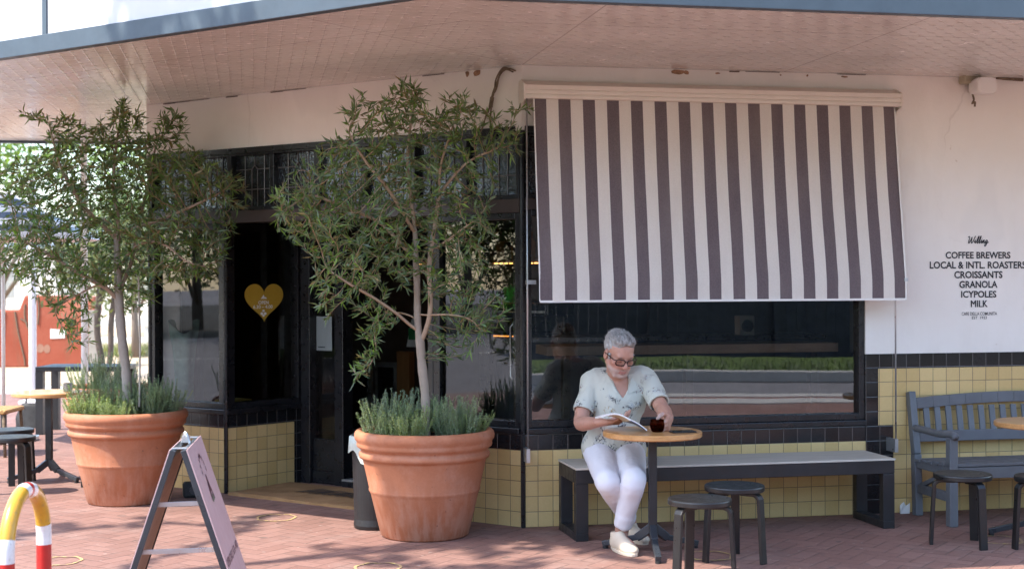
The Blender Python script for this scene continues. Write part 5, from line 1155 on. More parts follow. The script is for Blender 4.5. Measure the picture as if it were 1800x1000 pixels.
m = MB(); m.tube([(0, 0, 0), (0, 0, 3.0)], .05, 10); m.box((0, 0, .02), (.3, .3, .04)); o = m.build('white_pole', M['white_plastic']); o.location = ((57 - 900) * 19.2 / F, 19.2, 0); tag(o, 'slim white pole standing left of the pot, in front of the orange wall', 'pole')
# black table, chair, bag
bt = empty('black_table', (-4.78, 15.5, 0)); tag(bt, 'black square framed table behind the cafe table with the cup', 'table'); m = MB(); m.box((.14, 0, .70), (.92, .6, .05)); m.build('tabletop', M['black_metal'], bt, bevel=.004)
for x in (-.28, .56):
    for y in (-.26, .26): m = MB(); m.box((x, y, .337), (.08, .08, .674)); m.build('leg', M['black_metal'], bt)
def woven():
    t = NT("woven_cane"); o = t.mapping(t.coord(), (1, 1, 1), (0, 0, .785)); w = t.node("ShaderNodeTexChecker"); t.link(o, w.inputs[0]); w.inputs["Scale"].default_value = 26; return t.fin(t.mix(w.outputs[1], (.50, .30, .11), (.26, .14, .05)), .7, None, t.bump(w.outputs[1], .6, .01))
wc = empty('woven_chair', (-5.0, 13.5, 0)); tag(wc, 'tan woven cane chair at the left edge behind the black stools', 'chair'); m = MB(); m.box((0, 0, .42), (.56, .52, .04)); m.build('seat', woven(), wc, bevel=.012)
for x in (-.25, .25):
    for y in (-.23, .23): m = MB(); m.tube([(x * 1.08, y * 1.08, 0), (x, y, .40)], .016, 8); m.build('leg', M['rope'], wc, smooth=True)
m = MB(); m.beam((-.27, 0, .44), (-.37, 0, .85), .5, .025, up=(1, 0, 0)) if False else m.fbox(lambda a, b, z: (-.27 - .22 * (z - .44) + a, b, z), -.014, .014, -.25, .25, .45, .82); m.build('backrest', woven(), wc, bevel=.008)
bg_ = MB(); bp_ = Vector(((58 - 900) * 16.0 / F, 16.0, 0)); V = []; Fc = []
for j in range(9):
    f = j / 8; 
    for k in range(20): a = 2 * math.pi * k / 20; w_ = (1 - .35 * f ** 2) * (1 + .05 * math.sin(3 * a + j)); V.append((.20 * w_ * math.copysign(abs(math.cos(a)) ** .6, math.cos(a)), .11 * w_ * (1 - .5 * f) * math.copysign(abs(math.sin(a)) ** .7, math.sin(a)), .27 * f))
for j in range(8):
    for k in range(20): Fc.append((j * 20 + k, j * 20 + (k + 1) % 20, (j + 1) * 20 + (k + 1) % 20, (j + 1) * 20 + k))
Fc.append(tuple(160 + k for k in range(20))); bg_.add(V, Fc); o = bg_.build('bag', M['rubber'], smooth=True); o.location = bp_; tag(o, 'black bag on the ground behind the left cafe table', 'bag'); m = MB(); m.tube(spline([(-.09, 0, .25), (-.06, .0, .36), (.06, 0, .36), (.09, 0, .25)], 5), .01, 6); m.build('handle', M['rubber'], o, smooth=True)

# ================================================================ inside the cafe
m = MB(); m.fbox(frR, .25, 2.40, -.72, -.36, 1.11, 1.175); o = m.build('window_bar', M['bar_wood'], bevel=.004); tag(o, 'long timber bar inside the large window', 'bar')
m = MB()
for s in (.40, 1.3, 2.25): m.fbox(frR, s, s + .05, -.58, -.50, .02, 1.109)
m.build('bar_leg', M['black_metal'], o)
kx = [s_of_px(frD, q_, -2.2) for q_ in (607, 656, 661, 702, 706, 728)]
ct = empty('service_counter', frD(.9, -2.2, .02)); tag(ct, 'dark service counter with timber end panel inside the open door', 'counter'); KO = tuple(frD(.9, -2.2, .02))
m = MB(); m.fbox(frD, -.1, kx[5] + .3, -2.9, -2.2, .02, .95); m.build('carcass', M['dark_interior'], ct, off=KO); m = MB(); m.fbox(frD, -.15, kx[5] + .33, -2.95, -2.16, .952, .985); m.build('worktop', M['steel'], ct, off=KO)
for k in range(2):
    m = MB(); a, a9 = kx[2 * k], kx[2 * k + 1]; m.fbox(frD, a, a9, -2.198, -2.17, .12, .84); f = m.build('fridge_door', M['zinc'], ct, off=KO); m = MB(); m.fbox(frD, a + .05, a9 - .05, -2.17, -2.160, .17, .79); m.build('pane', M['black_paint'], f, off=KO)
m = MB(); m.fbox(frD, kx[4], kx[5], -2.198, -2.12, .02, .95); m.build('end_panel', M['counter_wood'], ct, off=KO)
cm = empty('coffee_machine', frD(.45, -2.55, .99)); tag(cm, 'black and steel coffee machine on the counter inside the door', 'coffee machine'); CO = tuple(frD(.45, -2.55, .99)); m = MB(); m.fbox(frD, .12, .85, -2.8, -2.35, 1.03, 1.14); m.fbox(frD, .12, .85, -2.8, -2.62, 1.14, 1.30); m.fbox(frD, .12, .85, -2.8, -2.35, 1.30, 1.42); m.build('body', M['black_paint'], cm, off=CO, bevel=.015)
m = MB(); m.fbox(frD, .14, .83, -2.36, -2.335, 1.05, 1.085); m.fbox(frD, .14, .83, -2.36, -2.335, 1.33, 1.35); m.tube([frD(.3, -2.4, 1.29), frD(.3, -2.3, 1.25)], .018, 8); m.tube([frD(.6, -2.4, 1.29), frD(.6, -2.3, 1.25)], .018, 8); m.build('trim', M['zinc'], cm, off=CO)
m = MB(); m.fbox(frD, .16, .5, -2.338, -2.332, 1.10, 1.115)
em = NT("warm_glow"); em.fin((.02, .01, 0.0)); em.b.inputs["Emission Color"].default_value = (1, .32, .05, 1); em.b.inputs["Emission Strength"].default_value = 1.4; m.build('warm_lamp', em.m, cm, off=CO)
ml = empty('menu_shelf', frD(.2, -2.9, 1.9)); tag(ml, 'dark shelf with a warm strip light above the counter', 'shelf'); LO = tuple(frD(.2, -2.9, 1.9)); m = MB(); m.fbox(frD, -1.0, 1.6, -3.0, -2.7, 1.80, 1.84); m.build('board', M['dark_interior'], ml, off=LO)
e2 = NT("strip_light"); e2.fin((.02, .01, 0)); e2.b.inputs["Emission Color"].default_value = (1, .42, .10, 1); e2.b.inputs["Emission Strength"].default_value = 2.2
m = MB()
for k in range(44): m.fbox(frD, -.98 + k * .058, -.945 + k * .058, -2.702, -2.69, 1.790, 1.799)
m.build('strip_light', e2.m, ml, off=LO)
bot = None
for k in range(10):
    p = frD(-.85 + k * .2 + random.uniform(-.05, .05), -2.85, 1.841)
    if bot is None: m = MB(); m.lathe([(.001, 0), (.04, 0), (.042, .02), (.042, .16), (.015, .21), (.015, .26), (.001, .26)], n=14); bot = m.build('bottle', M['counter_wood'], smooth=True); o = bot
    else: o = bot.copy(); COL.objects.link(o)
    o.location = p; tag(o, 'dim brown bottle in the row on the shelf inside the cafe', 'bottle', 'bottles on the inside shelf')
sg_ = empty('counter_sign', frD(1.22, -2.25, .99)); tag(sg_, 'small white and green sign standing on the counter behind the stem', 'sign'); SO2 = tuple(frD(1.22, -2.25, .99)); m = MB(); g0 = s_of_px(frD, 714, -2.25); m.prism([frD(g0, -2.25, .99), frD(g0 + .17, -2.25, .99), frD(g0 + .17, -2.25, 1.24), frD(g0 + .11, -2.25, 1.36), frD(g0 + .06, -2.25, 1.24)], -nD * .012); m.build('card', M['paper'], sg_, off=SO2); m = MB(); m.fbox(frD, g0 + .03, g0 + .12, -2.249, -2.246, 1.06, 1.17); m.build('green_label', simple("green_print", (.03, .25, .08), .5), sg_, off=SO2)
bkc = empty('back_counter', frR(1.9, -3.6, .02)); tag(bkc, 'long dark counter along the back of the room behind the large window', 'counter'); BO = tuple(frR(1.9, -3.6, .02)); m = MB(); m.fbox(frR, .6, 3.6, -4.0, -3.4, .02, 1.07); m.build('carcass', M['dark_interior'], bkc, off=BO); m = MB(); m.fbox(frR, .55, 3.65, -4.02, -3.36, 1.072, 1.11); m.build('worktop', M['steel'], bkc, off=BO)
Yk = frR(2.2, -3.5, 0).y; pk = P(1322, 588, Yk); sk = (pk - C2).dot(uR); m = MB(); m.fbox(frR, sk - .075, sk + .075, -3.62, -3.48, 1.111, 1.29); so_ = m.build('speaker', M['white_plastic'], bevel=.006, off=tuple(frR(sk, -3.5, 1.111))); so_.location = frR(sk, -3.5, 1.111); tag(so_, 'small white loudspeaker with round cone on the counter behind the large window', 'speaker')
m = MB(); m.tube([frR(sk, -3.479, 1.195), frR(sk, -3.470, 1.195)], .058, 24); m.build('cone', M['dark_metal'], so_, off=tuple(frR(sk, -3.5, 1.111)))
# window seat, cloth and books in the left bay
ws = empty('bay_seat', frL(3.2, -.6, 0)); tag(ws, 'dark upholstered seat inside the left bay window', 'seat'); WO = tuple(frL(3.2, -.6, 0)); m = MB(); m.fbox(frL, 2.95, 3.55, -.75, -.2, .02, .60); m.build('seat', simple("navy_cloth", (.02, .022, .035), .8), ws, off=WO, bevel=.03)
for k, z in enumerate((.62, .655)): m = MB(); m.fbox(frL, 2.98, 3.2, -.5, -.3, z, z + .03); tag(m.build('book', simple("book_cover%d" % k, ((.40, .33, .30), (.45, .30, .06))[k], .6), bevel=.003), ('pale book lying on top of the window seat in the left bay', 'yellow book under the pale one, lying in the left bay')[1 - k], 'book')
vz = MB(); V = []; Fc = []
for j in range(12):
    f = j / 11; w_ = .055 + .05 * f ** 2 + .02 * (1 - f) ** 2
    for k in range(24): a = 2 * math.pi * k / 24; r = w_ * (1 + .18 * math.sin(4 * a) * (.4 + f)); V.append((r * math.cos(a), r * .6 * math.sin(a), .62 * f + (.06 * math.sin(2 * a + 1.57) if j == 11 else 0)))
for j in range(11):
    for k in range(24): Fc.append((j * 24 + k, j * 24 + (k + 1) % 24, j * 24 + 24 + (k + 1) % 24, j * 24 + 24 + k))
vz.add(V, Fc); o = vz.build('cloth_vase', M['mint_cloth'], smooth=True); o.location = frL(3.40, -.16, .65); tag(o, 'pale mint pleated vase standing inside the left bay window', 'vase')
# ================================================================ figures: smooth signed-distance bodies, polygonised by surface nets
class SDF:
    def __init__(s, lo, hi, h):
        s.lo = np.array(lo, np.float32); s.h = h; s.n = np.ceil((np.array(hi) - s.lo) / h).astype(int) + 1; s.f = np.full(s.n, 1.0, np.float32)
    def region(s, lo, hi):
        a = np.clip(np.floor((np.array(lo) - s.lo) / s.h).astype(int), 0, s.n - 1); b = np.clip(np.ceil((np.array(hi) - s.lo) / s.h).astype(int) + 1, 1, s.n)
        if (b <= a).any(): return None, None
        ax = [s.lo[i] + s.h * np.arange(a[i], b[i], dtype=np.float32) for i in range(3)]
        return (slice(a[0], b[0]), slice(a[1], b[1]), slice(a[2], b[2])), np.stack(np.meshgrid(*ax, indexing='ij'), -1)
    def put(s, sl, d, k, op):
        f = s.f[sl]
        if op == 'sub': f2 = -f; h = np.maximum(k - np.abs(f2 - d), 0) / k; s.f[sl] = -(np.minimum(f2, d) - h * h * k * .25)
        else: h = np.maximum(k - np.abs(f - d), 0) / k; s.f[sl] = np.minimum(f, d) - h * h * k * .25
    def cone(s, a, b, ra, rb, k=.015, op='add', flat=1.0, fdir=None):
        a = np.array(a, np.float32); b = np.array(b, np.float32); m = max(ra, rb) + k + 2 * s.h
        sl, p = s.region(np.minimum(a, b) - m, np.maximum(a, b) + m)
        if sl is None: return
        ba = b - a; L2 = float(ba @ ba) + 1e-12; pa = p - a; t = np.clip((pa @ ba) / L2, 0, 1); q = pa - t[..., None] * ba
        if fdir is not None:
            n = np.array(fdir, np.float32); n = n / np.linalg.norm(n); c = q @ n; q = q + (c * (1 / flat - 1))[..., None] * n
            d = (np.linalg.norm(q, axis=-1) - (ra + (rb - ra) * t)) * min(1, flat ** .5)
        else: d = np.linalg.norm(q, axis=-1) - (ra + (rb - ra) * t)
        s.put(sl, d, k, op)
    def chain(s, pts, rad, k=.012, **kw):
        for i in range(len(pts) - 1): s.cone(pts[i], pts[i + 1], rad[i], rad[i + 1], k, **kw)
    def ell(s, c, r, k=.015, M3=None, op='add'):
        c = np.array(c, np.float32); r = np.array(r, np.float32); m = r.max() + k + 2 * s.h
        sl, p = s.region(c - m, c + m)
        if sl is None: return
        q = p - c
        if M3 is not None: q = q @ np.array(M3, np.float32)
        k0 = np.linalg.norm(q / r, axis=-1); k1 = np.linalg.norm(q / (r * r), axis=-1) + 1e-9; s.put(sl, k0 * (k0 - 1) / k1, k, op)
    def mesh(s):
        f = s.f; S = f < 0; n = np.array(f.shape); cnt = np.zeros(n - 1, np.int8)
        for dx in (0, 1):
            for dy in (0, 1):
                for dz in (0, 1): cnt += S[dx:n[0] - 1 + dx, dy:n[1] - 1 + dy, dz:n[2] - 1 + dz]
        act = np.argwhere((cnt > 0) & (cnt < 8)); idx = -np.ones(n - 1, np.int64); idx[tuple(act.T)] = np.arange(len(act))
        acc = np.zeros((len(act), 3)); num = np.zeros(len(act)); C8 = [(x, y, z) for x in (0, 1) for y in (0, 1) for z in (0, 1)]
        for a in C8:
            for ax in range(3):
                if a[ax]: continue
                b = list(a); b[ax] = 1; fa = f[tuple((act + a).T)]; fb = f[tuple((act + b).T)]; x = (fa < 0) != (fb < 0); t = np.where(x, fa / (fa - fb + 1e-12), 0)
                p = np.tile(np.array(a, float), (len(act), 1)); p[:, ax] = t; acc += p * x[:, None]; num += x
        V = s.lo + (act + acc / num[:, None]) * s.h; Q = []
        for ax in range(3):
            o = [i for i in range(3) if i != ax]; sa = [slice(1, -1)] * 3; sa[ax] = slice(0, -1); sb = [slice(1, -1)] * 3; sb[ax] = slice(1, None); A_ = S[tuple(sa)]; B_ = S[tuple(sb)]
            e = np.argwhere(A_ != B_); 
            if len(e) == 0: continue
            fl = A_[tuple(e.T)]; g = e.copy(); g[:, o[0]] += 1; g[:, o[1]] += 1
            def ci(d0, d1): c = g.copy(); c[:, o[0]] += d0; c[:, o[1]] += d1; return idx[tuple(c.T)]
            q = np.stack([ci(-1, -1), ci(0, -1), ci(0, 0), ci(-1, 0)], 1); flip = fl if ax != 1 else ~fl; q[~flip] = q[~flip][:, ::-1]; Q.append(q)
        return V, np.concatenate(Q)
    def sample_normals(s, V): pass

def frame(fwd, up):
    f = np.array(fwd, float); f /= np.linalg.norm(f); l = np.cross(np.array(up, float), f); l /= np.linalg.norm(l); u = np.cross(f, l); return np.stack([l, f, u], 1)   # columns: his left, forward, up
def hand(S, wrist, pdir, pnorm, thumb_side, curls, spread=.10, sc=1.0, tcurl=.5, k=.006, wr=.027):
    """palm + five separate fingers; pdir wrist->knuckles, pnorm out of the palm, thumb_side towards the thumb"""
    w = np.array(wrist, float); d = np.array(pdir, float); d /= np.linalg.norm(d); n = np.array(pnorm, float); n -= d * (n @ d); n /= np.linalg.norm(n); t = np.array(thumb_side, float); t -= d * (t @ d); t -= n * (t @ n); t /= np.linalg.norm(t)
    L = [.094, .098, .092, .084]; off = [.030, .010, -.011, -.030]; fl = [(.044, .027, .021), (.048, .031, .022), (.045, .029, .021), (.035, .021, .019)]; rad = [.0098, .0100, .0095, .0084]; tips = []
    for i in range(4):
        a = w + t * off[i] * .45 * sc; b = w + d * L[i] * sc + t * off[i] * sc; S.cone(a, b, .0155 * sc, .0125 * sc, .012)
    for i in range(4):
        p = w + d * L[i] * sc + t * off[i] * sc; dd = d + t * spread * (1.2 - .8 * i); dd /= np.linalg.norm(dd); ang = 0; pts = [p]; rr = [rad[i] * 1.12 * sc]
        for j, l in enumerate(fl[i]):
            ang += curls[i][j]; v = dd * math.cos(ang) + n * math.sin(ang); p = p + v * l * sc; pts.append(p); rr.append(rad[i] * sc * (1.0 - .09 * (j + 1)))
        S.chain(pts, rr, k * .6); tips.append(pts)
    b0 = w + d * .022 * sc + t * .024 * sc; v1 = d * .62 + t * .75 + n * .35; v1 /= np.linalg.norm(v1); p1 = b0 + v1 * .042 * sc; v2 = d * (.80) + t * (.45 - tcurl) + n * (.35 + tcurl * .5); v2 /= np.linalg.norm(v2); p2 = p1 + v2 * .033 * sc; v3 = d * .85 + t * (.15 - tcurl) + n * (.25 + tcurl * .5); v3 /= np.linalg.norm(v3); p3 = p2 + v3 * .026 * sc
    S.chain([b0, p1, p2, p3], [.0165 * sc, .0128 * sc, .0112 * sc, .0092 * sc], k)
    S.cone(w - d * .02, w + d * .03 * sc, wr * .95, .024 * sc, .015, flat=.72, fdir=n)
    return tips
def head(S, c, Mx, s):
    """Mx columns left/forward/up; s scale (1 -> 0.24 m head)"""
    c = np.array(c, float); T = lambda x, y, z: c + Mx @ (np.array([x, y, z]) * s)
    E = lambda p, r, k=.012, **kw: S.ell(T(*p), np.array(r) * s, k, Mx, **kw); K = lambda a, b, ra, rb, k=.01, **kw: S.cone(T(*a), T(*b), ra * s, rb * s, k, **kw)
    E((0, -.018, .048), (.077, .097, .080)); E((0, .020, .030), (.068, .074, .072), .02); E((0, .030, -.035), (.058, .062, .075), .02)
    for g in (-1, 1):
        K((g * .056, .0, -.045), (g * .030, .068, -.098), .020, .017, .025); E((g * .046, .058, -.022), (.024, .022, .020), .022); E((g * .028, .066, -.062), (.026, .026, .026), .02)
    E((0, .080, -.102), (.021, .017, .016), .022)
    K((-.036, .080, .022), (.036, .080, .022), .013, .013, .02)
    for g in (-1, 1): E((g * .032, .106, -.002), (.020, .018, .012), .016, op='sub'); E((g * .032, .0745, -.003), (.0155, .0150, .0125), .004)
    K((0, .088, .012), (0, .113, -.032), .0085, .0125, .010); E((0, .112, -.034), (.0115, .0110, .0100), .006)
    for g in (-1, 1): E((g * .0135, .100, -.038), (.0080, .0100, .0075), .006); E((g * .007, .108, -.0455), (.004, .005, .004), .003, op='sub')
    K((-.021, .090, -.0685), (.021, .090, -.0685), .0052, .0052, .006); E((0, .0945, -.0665), (.017, .006, .0055), .006); E((0, .0935, -.0785), (.016, .0075, .006), .006); K((-.022, .0975, -.0725), (.022, .0975, -.0725), .0022, .0022, .003, op='sub')
    for g in (-1, 1):
        E((g * .079, -.008, -.008), (.0085, .021, .032), .006); E((g * .088, -.002, -.006), (.006, .011, .018), .006, op='sub')
    return T

HS = 1.08
BH = Vector((0.662, 8.83, 1.172))                       # head centre (between the ears)
MH = frame((0.34, -0.88, -0.42), (0.05, 0.0, 1.0)); 
hd = lambda x, y, z: np.array(BH) + MH @ (np.array([x, y, z]) * HS)
neckB = np.array((0.672, 9.02, 1.010)); chest = np.array((0.668, 8.99, .87)); belly = np.array((.650, 9.00, .66)); pelv = np.array((.640, 9.04, .545))
shR, shL = np.array((.500, 9.02, .985)), np.array((.850, 8.985, 1.000)); elR, wrR = np.array((.418, 8.88, .735)), np.array((.535, 8.655, .765)); elL, wrL = np.array((.922, 8.76, .838)), np.array((.940, 8.545, .800))
hpR, hpL = np.array((.555, 9.01, .535)), np.array((.735, 8.99, .535)); knR, knL = np.array((.570, 8.50, .415)), np.array((.722, 8.46, .430)); anR, anL = np.array((.735, 8.93, .115)), np.array((.660, 8.61, .125))
B = SDF((.32, 8.25, -.01), (1.12, 9.30, 1.36), .0040)
B.chain([neckB - [0, 0, .02], hd(0, -.030, -.05)], [.064, .058], .02); B.cone(neckB + [0, -.03, -.01], hd(0, .01, -.07), .045, .046, .02)
# torso
B.cone(shR, shL, .062, .062, .03); B.cone(shR * .62 + shL * .38 + [0, .0, -.10], shR * .38 + shL * .62 + [0, 0, -.10], .105, .105, .05); B.cone(chest, belly, .125, .125, .06); B.cone(belly, pelv, .13, .13, .05)
B.cone(neckB, shR + [.05, 0, .02], .055, .05, .04); B.cone(neckB, shL + [-.05, 0, .02], .055, .05, .04)
for s_, e_, w_ in ((shR, elR, wrR), (shL, elL, wrL)):
    pa = spline([tuple(s_) + (.056,), tuple(s_ * .5 + e_ * .5) + (.051,), tuple(e_ * .93 + (s_ + w_) * .035) + (.043,), tuple(e_ * .65 + w_ * .35) + (.044,), tuple(e_ * .3 + w_ * .7) + (.034,), tuple(w_) + (.027,)], 4); B.chain([np.array(q[:3]) for q in pa], [q[3] for q in pa], .004)
for h_, k_, a_ in ((hpR, knR, anR), (hpL, knL, anL)): kb = k_ + np.array([0, .024, .002]); pa = spline([tuple(h_) + (.080,), tuple(h_ * .5 + k_ * .5) + (.066,), tuple(kb) + (.050,), tuple(kb * .6 + a_ * .4) + (.046,), tuple(a_) + (.036,)], 5); B.chain([np.array(q[:3]) for q in pa], [q[3] for q in pa], .003)
for a_, t_ in ((anR, (.78, 8.84, .05)), (anL, (.700, 8.47, .05))): B.chain([a_, a_ * [1, 1, 0] + [0, 0, .055], np.array(t_)], [.038, .038, .030], .02)
head(B, BH, MH, HS)
# hands: his right under the open magazine, his left round the glass
tR = hand(B, wrR, (.80, -.42, .05), (.10, .10, 1.0), (-.15, .6, .3), [(.45, .5, .35), (.40, .45, .3), (.35, .40, .3), (.30, .40, .3)], .12, 1.10, tcurl=.25)
tL = hand(B, wrL, (-.22, -.85, -.38), (-.92, .15, -.10), (-.1, .05, 1), [(.55, .75, .4), (.60, .80, .4), (.65, .85, .45), (.75, .90, .5)], .04, 1.08, tcurl=.35)
V, Q = B.mesh()
# real skin tones: lips, stubble, eyelids, knuckles
L_ = ((V - np.array(BH)) @ MH) / HS; col = np.tile(np.array([.47, .245, .175]), (len(V), 1)); fine = np.array([mnoise.noise(tuple(p * 55)) for p in V]); col *= (1 + .07 * fine)[:, None]
def blend(mask, c): 
    global col
    col = col * (1 - mask[:, None]) + np.array(c) * mask[:, None]
sm = lambda x, a, b: np.clip((x - a) / (b - a), 0, 1)
face = sm(L_[:, 1], .0, .03) * (np.abs(L_[:, 0]) < .1) * (L_[:, 2] > -.15) * (np.linalg.norm(L_, axis=1) < .18)
blend(face * sm(-L_[:, 2], -.0, .02) * sm(L_[:, 2], -.06, -.045) * .35, (.50, .20, .15))                     # ruddy cheeks and nose
beard = face * sm(-L_[:, 2], .048, .062) * (1 - (np.abs(L_[:, 0]) < .024) * (np.abs(L_[:, 2] + .0725) < .012)); beard2 = sm(L_[:, 1], -.01, .02) * sm(-L_[:, 2], .05, .09) * (np.abs(L_[:, 0]) < .09) * (L_[:, 2] > -.145)
blend(np.clip(np.maximum(beard, beard2 * .8), 0, 1) * np.clip(.44 + .20 * fine, 0, 1), (.46, .42, .40))
blend(face * (np.abs(L_[:, 0]) < .023) * (np.abs(L_[:, 2] + .0725) < .0095) * (L_[:, 1] > .085) * .75, (.36, .13, .11))
blend(face * ((np.abs(np.abs(L_[:, 0]) - .032) < .014) & (np.abs(L_[:, 2] + .011) < .0022)) * (L_[:, 1] > .06) * .8, (.06, .035, .03))        # lash line of the lowered lids
def skin():
    t = NT("skin"); a = t.node("ShaderNodeAttribute", attribute_name="Col"); o = t.coord(); t.fin(a.outputs[0], t.ramp(t.noise(o, 30, 3), [(.3, .42), (.7, .55)]), None, t.bump(t.noise(o, 260, 3), .15, .002)); t.b.inputs["Subsurface Weight"].default_value = .12; t.b.inputs["Subsurface Radius"].default_value = (.012, .005, .003); t.b.inputs["Subsurface Scale"].default_value = .6; return t.m
M['skin'] = skin(); PB = (.64, 9.0, 0)
man = np_mesh('person', V, Q, M['skin'], smooth=True, col=col, off=PB); man.location = PB
tag(man, 'seated man in pale floral shirt and white trousers reading at the wooden table', 'person')
# hair: cap of short grey locks
Hh = SDF(np.array(BH) - .19, np.array(BH) + .20, .0034); E = lambda p, r, k=.01, op='add': Hh.ell(hd(*p), np.array(r) * HS, k, MH, op=op)
E((0, -.024, .050), (.0825, .1000, .0870)); E((0, .026, .092), (.060, .056, .036), .03); E((.012, .056, .108), (.042, .030, .020), .02); E((-.028, .046, .106), (.036, .030, .020), .02)
E((0, .090, .000), (.100, .092, .068), .012, 'sub'); E((0, .112, .040), (.056, .060, .056), .010, 'sub')                                                       # forehead and face
E((0, -.02, -.115), (.12, .13, .075), .02, 'sub')
for g in (-1, 1): E((g * .090, -.008, -.012), (.032, .030, .046), .008, 'sub'); Hh.cone(hd(g * .0735, .026, .010), hd(g * .070, .030, -.018), .008 * HS, .005 * HS, .008)
V, Q = Hh.mesh(); Lc = ((V - np.array(BH)) @ MH) / HS
nz = np.array([mnoise.noise((p[0] * 70 + p[2] * 18, p[1] * 16 + 12 * p[0], p[2] * 26)) + .7 * mnoise.noise((p[0] * 190 + p[2] * 30, p[1] * 36, p[2] * 60)) for p in Lc]); ctr = np.array([0, -.015, .04]); nr = Lc - ctr; nr /= np.linalg.norm(nr, axis=1)[:, None]
Lc = Lc + nr * (.0032 * nz * sm(Lc[:, 2], .02, .08) + .0010 * nz)[:, None]; V = np.array(BH) + (Lc * HS) @ MH.T
tp = sm(Lc[:, 2], .075, .115); cg = np.clip(.42 - .16 * tp + (.10 + .16 * tp) * nz, .07, .60); hc = np.stack([cg, cg * .96, cg * .91], 1)
np_mesh('hair', V, Q, col_mat("grey_hair", .6, .5, 260), man, smooth=True, col=hc, off=PB)
# loose locks over the cap of hair, swept back and up
me_ = man.children[0].data if False else [o for o in man.children if o.name.startswith('hair')][0]; hm = me_.data; hm.update(); gh = np.random.default_rng(31); nv = len(hm.vertices); HV = []; HF = []; HC = []
for i in gh.integers(0, nv, 2600):
    p = np.array(hm.vertices[int(i)].co); n = np.array(hm.vertices[int(i)].normal); lc = ((p + np.array(PB) - np.array(BH)) @ MH) / HS; flow = MH @ np.array([lc[0] * 2.5 + gh.normal(0, .25), -.75 + gh.normal(0, .25), .55 if lc[2] > .06 else -.7]); flow -= n * flow.dot(n); flow /= np.linalg.norm(flow) + 1e-9
    d = flow * .9 + n * gh.uniform(.15, .55); d /= np.linalg.norm(d); sd = np.cross(d, n); sd /= np.linalg.norm(sd) + 1e-9; L = gh.uniform(.010, .024) * (1.0 if lc[2] > .05 else .55); w = .0011; b = len(HV); HV += [p - sd * w - n * .002, p + sd * w - n * .002, p + d * L]; HF.append((b, b + 1, b + 2)); c = np.clip(gh.normal(.46 if lc[2] < .07 else .36, .13), .06, .70); HC += [np.array([c, c * .96, c * .91])] * 3
np_mesh('locks', np.array(HV), np.array(HF), M['bark'], me_, col=np.array(HC))
# eyebrows
m = MB(); m.col = (.22, .19, .17)
for g in (-1, 1): m.tube([hd(g * x, .094 - .35 * abs(x - .03) ** 1.0 - (.012 if x > .045 else 0), z) for x, z in ((.014, .0185), (.026, .022), (.038, .022), (.049, .016))], [.003, .0045, .004, .002], 6)
m.build('eyebrows', M['bark'], man, smooth=True, off=PB)
# glasses
m = MB()
gz = -.006
for g in (-1, 1):
    loop = []
    for k in range(28):
        a = 2 * math.pi * k / 28; x = math.copysign(abs(math.cos(a)) ** .55, math.cos(a)) * .0265; z = math.copysign(abs(math.sin(a)) ** .55, math.sin(a)) * .0175; xx = g * .034 + x; loop.append(hd(xx, .108 - 2.6 * xx * xx, gz + z + .001))
    m.tube(loop + [loop[0], loop[1]], .0036 * HS, 7, cap=False)
    m.tube([hd(g * .060, .0985, .006), hd(g * .074, .085, .006), hd(g * .081, .03, .006), hd(g * .083, -.012, .002), hd(g * .081, -.03, -.012)], .0034, 6)
m.tube([hd(-.009, .108, .001), hd(0, .112, .003), hd(.009, .108, .001)], .0026, 6); gf = m.build('glasses', simple("tortoise", (.028, .012, .009), .25), man, smooth=True, off=PB)
m = MB()
for g in (-1, 1):
    c = [hd(g * .034 + .025 * math.cos(k * .524), .107 - 2.6 * (g * .034) ** 2, gz + .016 * math.sin(k * .524)) for k in range(12)]; m.add(c, [tuple(range(12))])
m.build('lens', glass("lens_glass", 0, 1, 1.12, (.98, .98, .98)), gf, off=PB)

def wobble(V, amp, sc, seed=0.0, aniso=(1, 1, 1)):
    return np.array([amp * (mnoise.noise((p[0] * sc * aniso[0] + seed, p[1] * sc * aniso[1], p[2] * sc * aniso[2])) + .5 * mnoise.noise((p[0] * sc * 2.3 * aniso[0] + seed, p[1] * sc * 2.3, p[2] * sc * 2.3 * aniso[2]))) for p in V])
def add_folds(S, amp, sc, seed, aniso=(1, 1, 1), keep=()):
    """cloth folds: perturb the field near the surface with smooth ridged noise"""
    near = np.argwhere(np.abs(S.f) < .02); P3 = S.lo + near * S.h
    g = np.array([1 - abs(mnoise.noise((p[0] * sc * aniso[0] + seed, p[1] * sc * aniso[1], p[2] * sc * aniso[2]))) * 2 for p in P3], np.float32); 
    for c in keep: g = .4 + (g - .4) * np.clip((np.linalg.norm(P3 - c, axis=1) - .07) / .06, 0, 1)
    S.f[tuple(near.T)] -= amp * (g - .4)
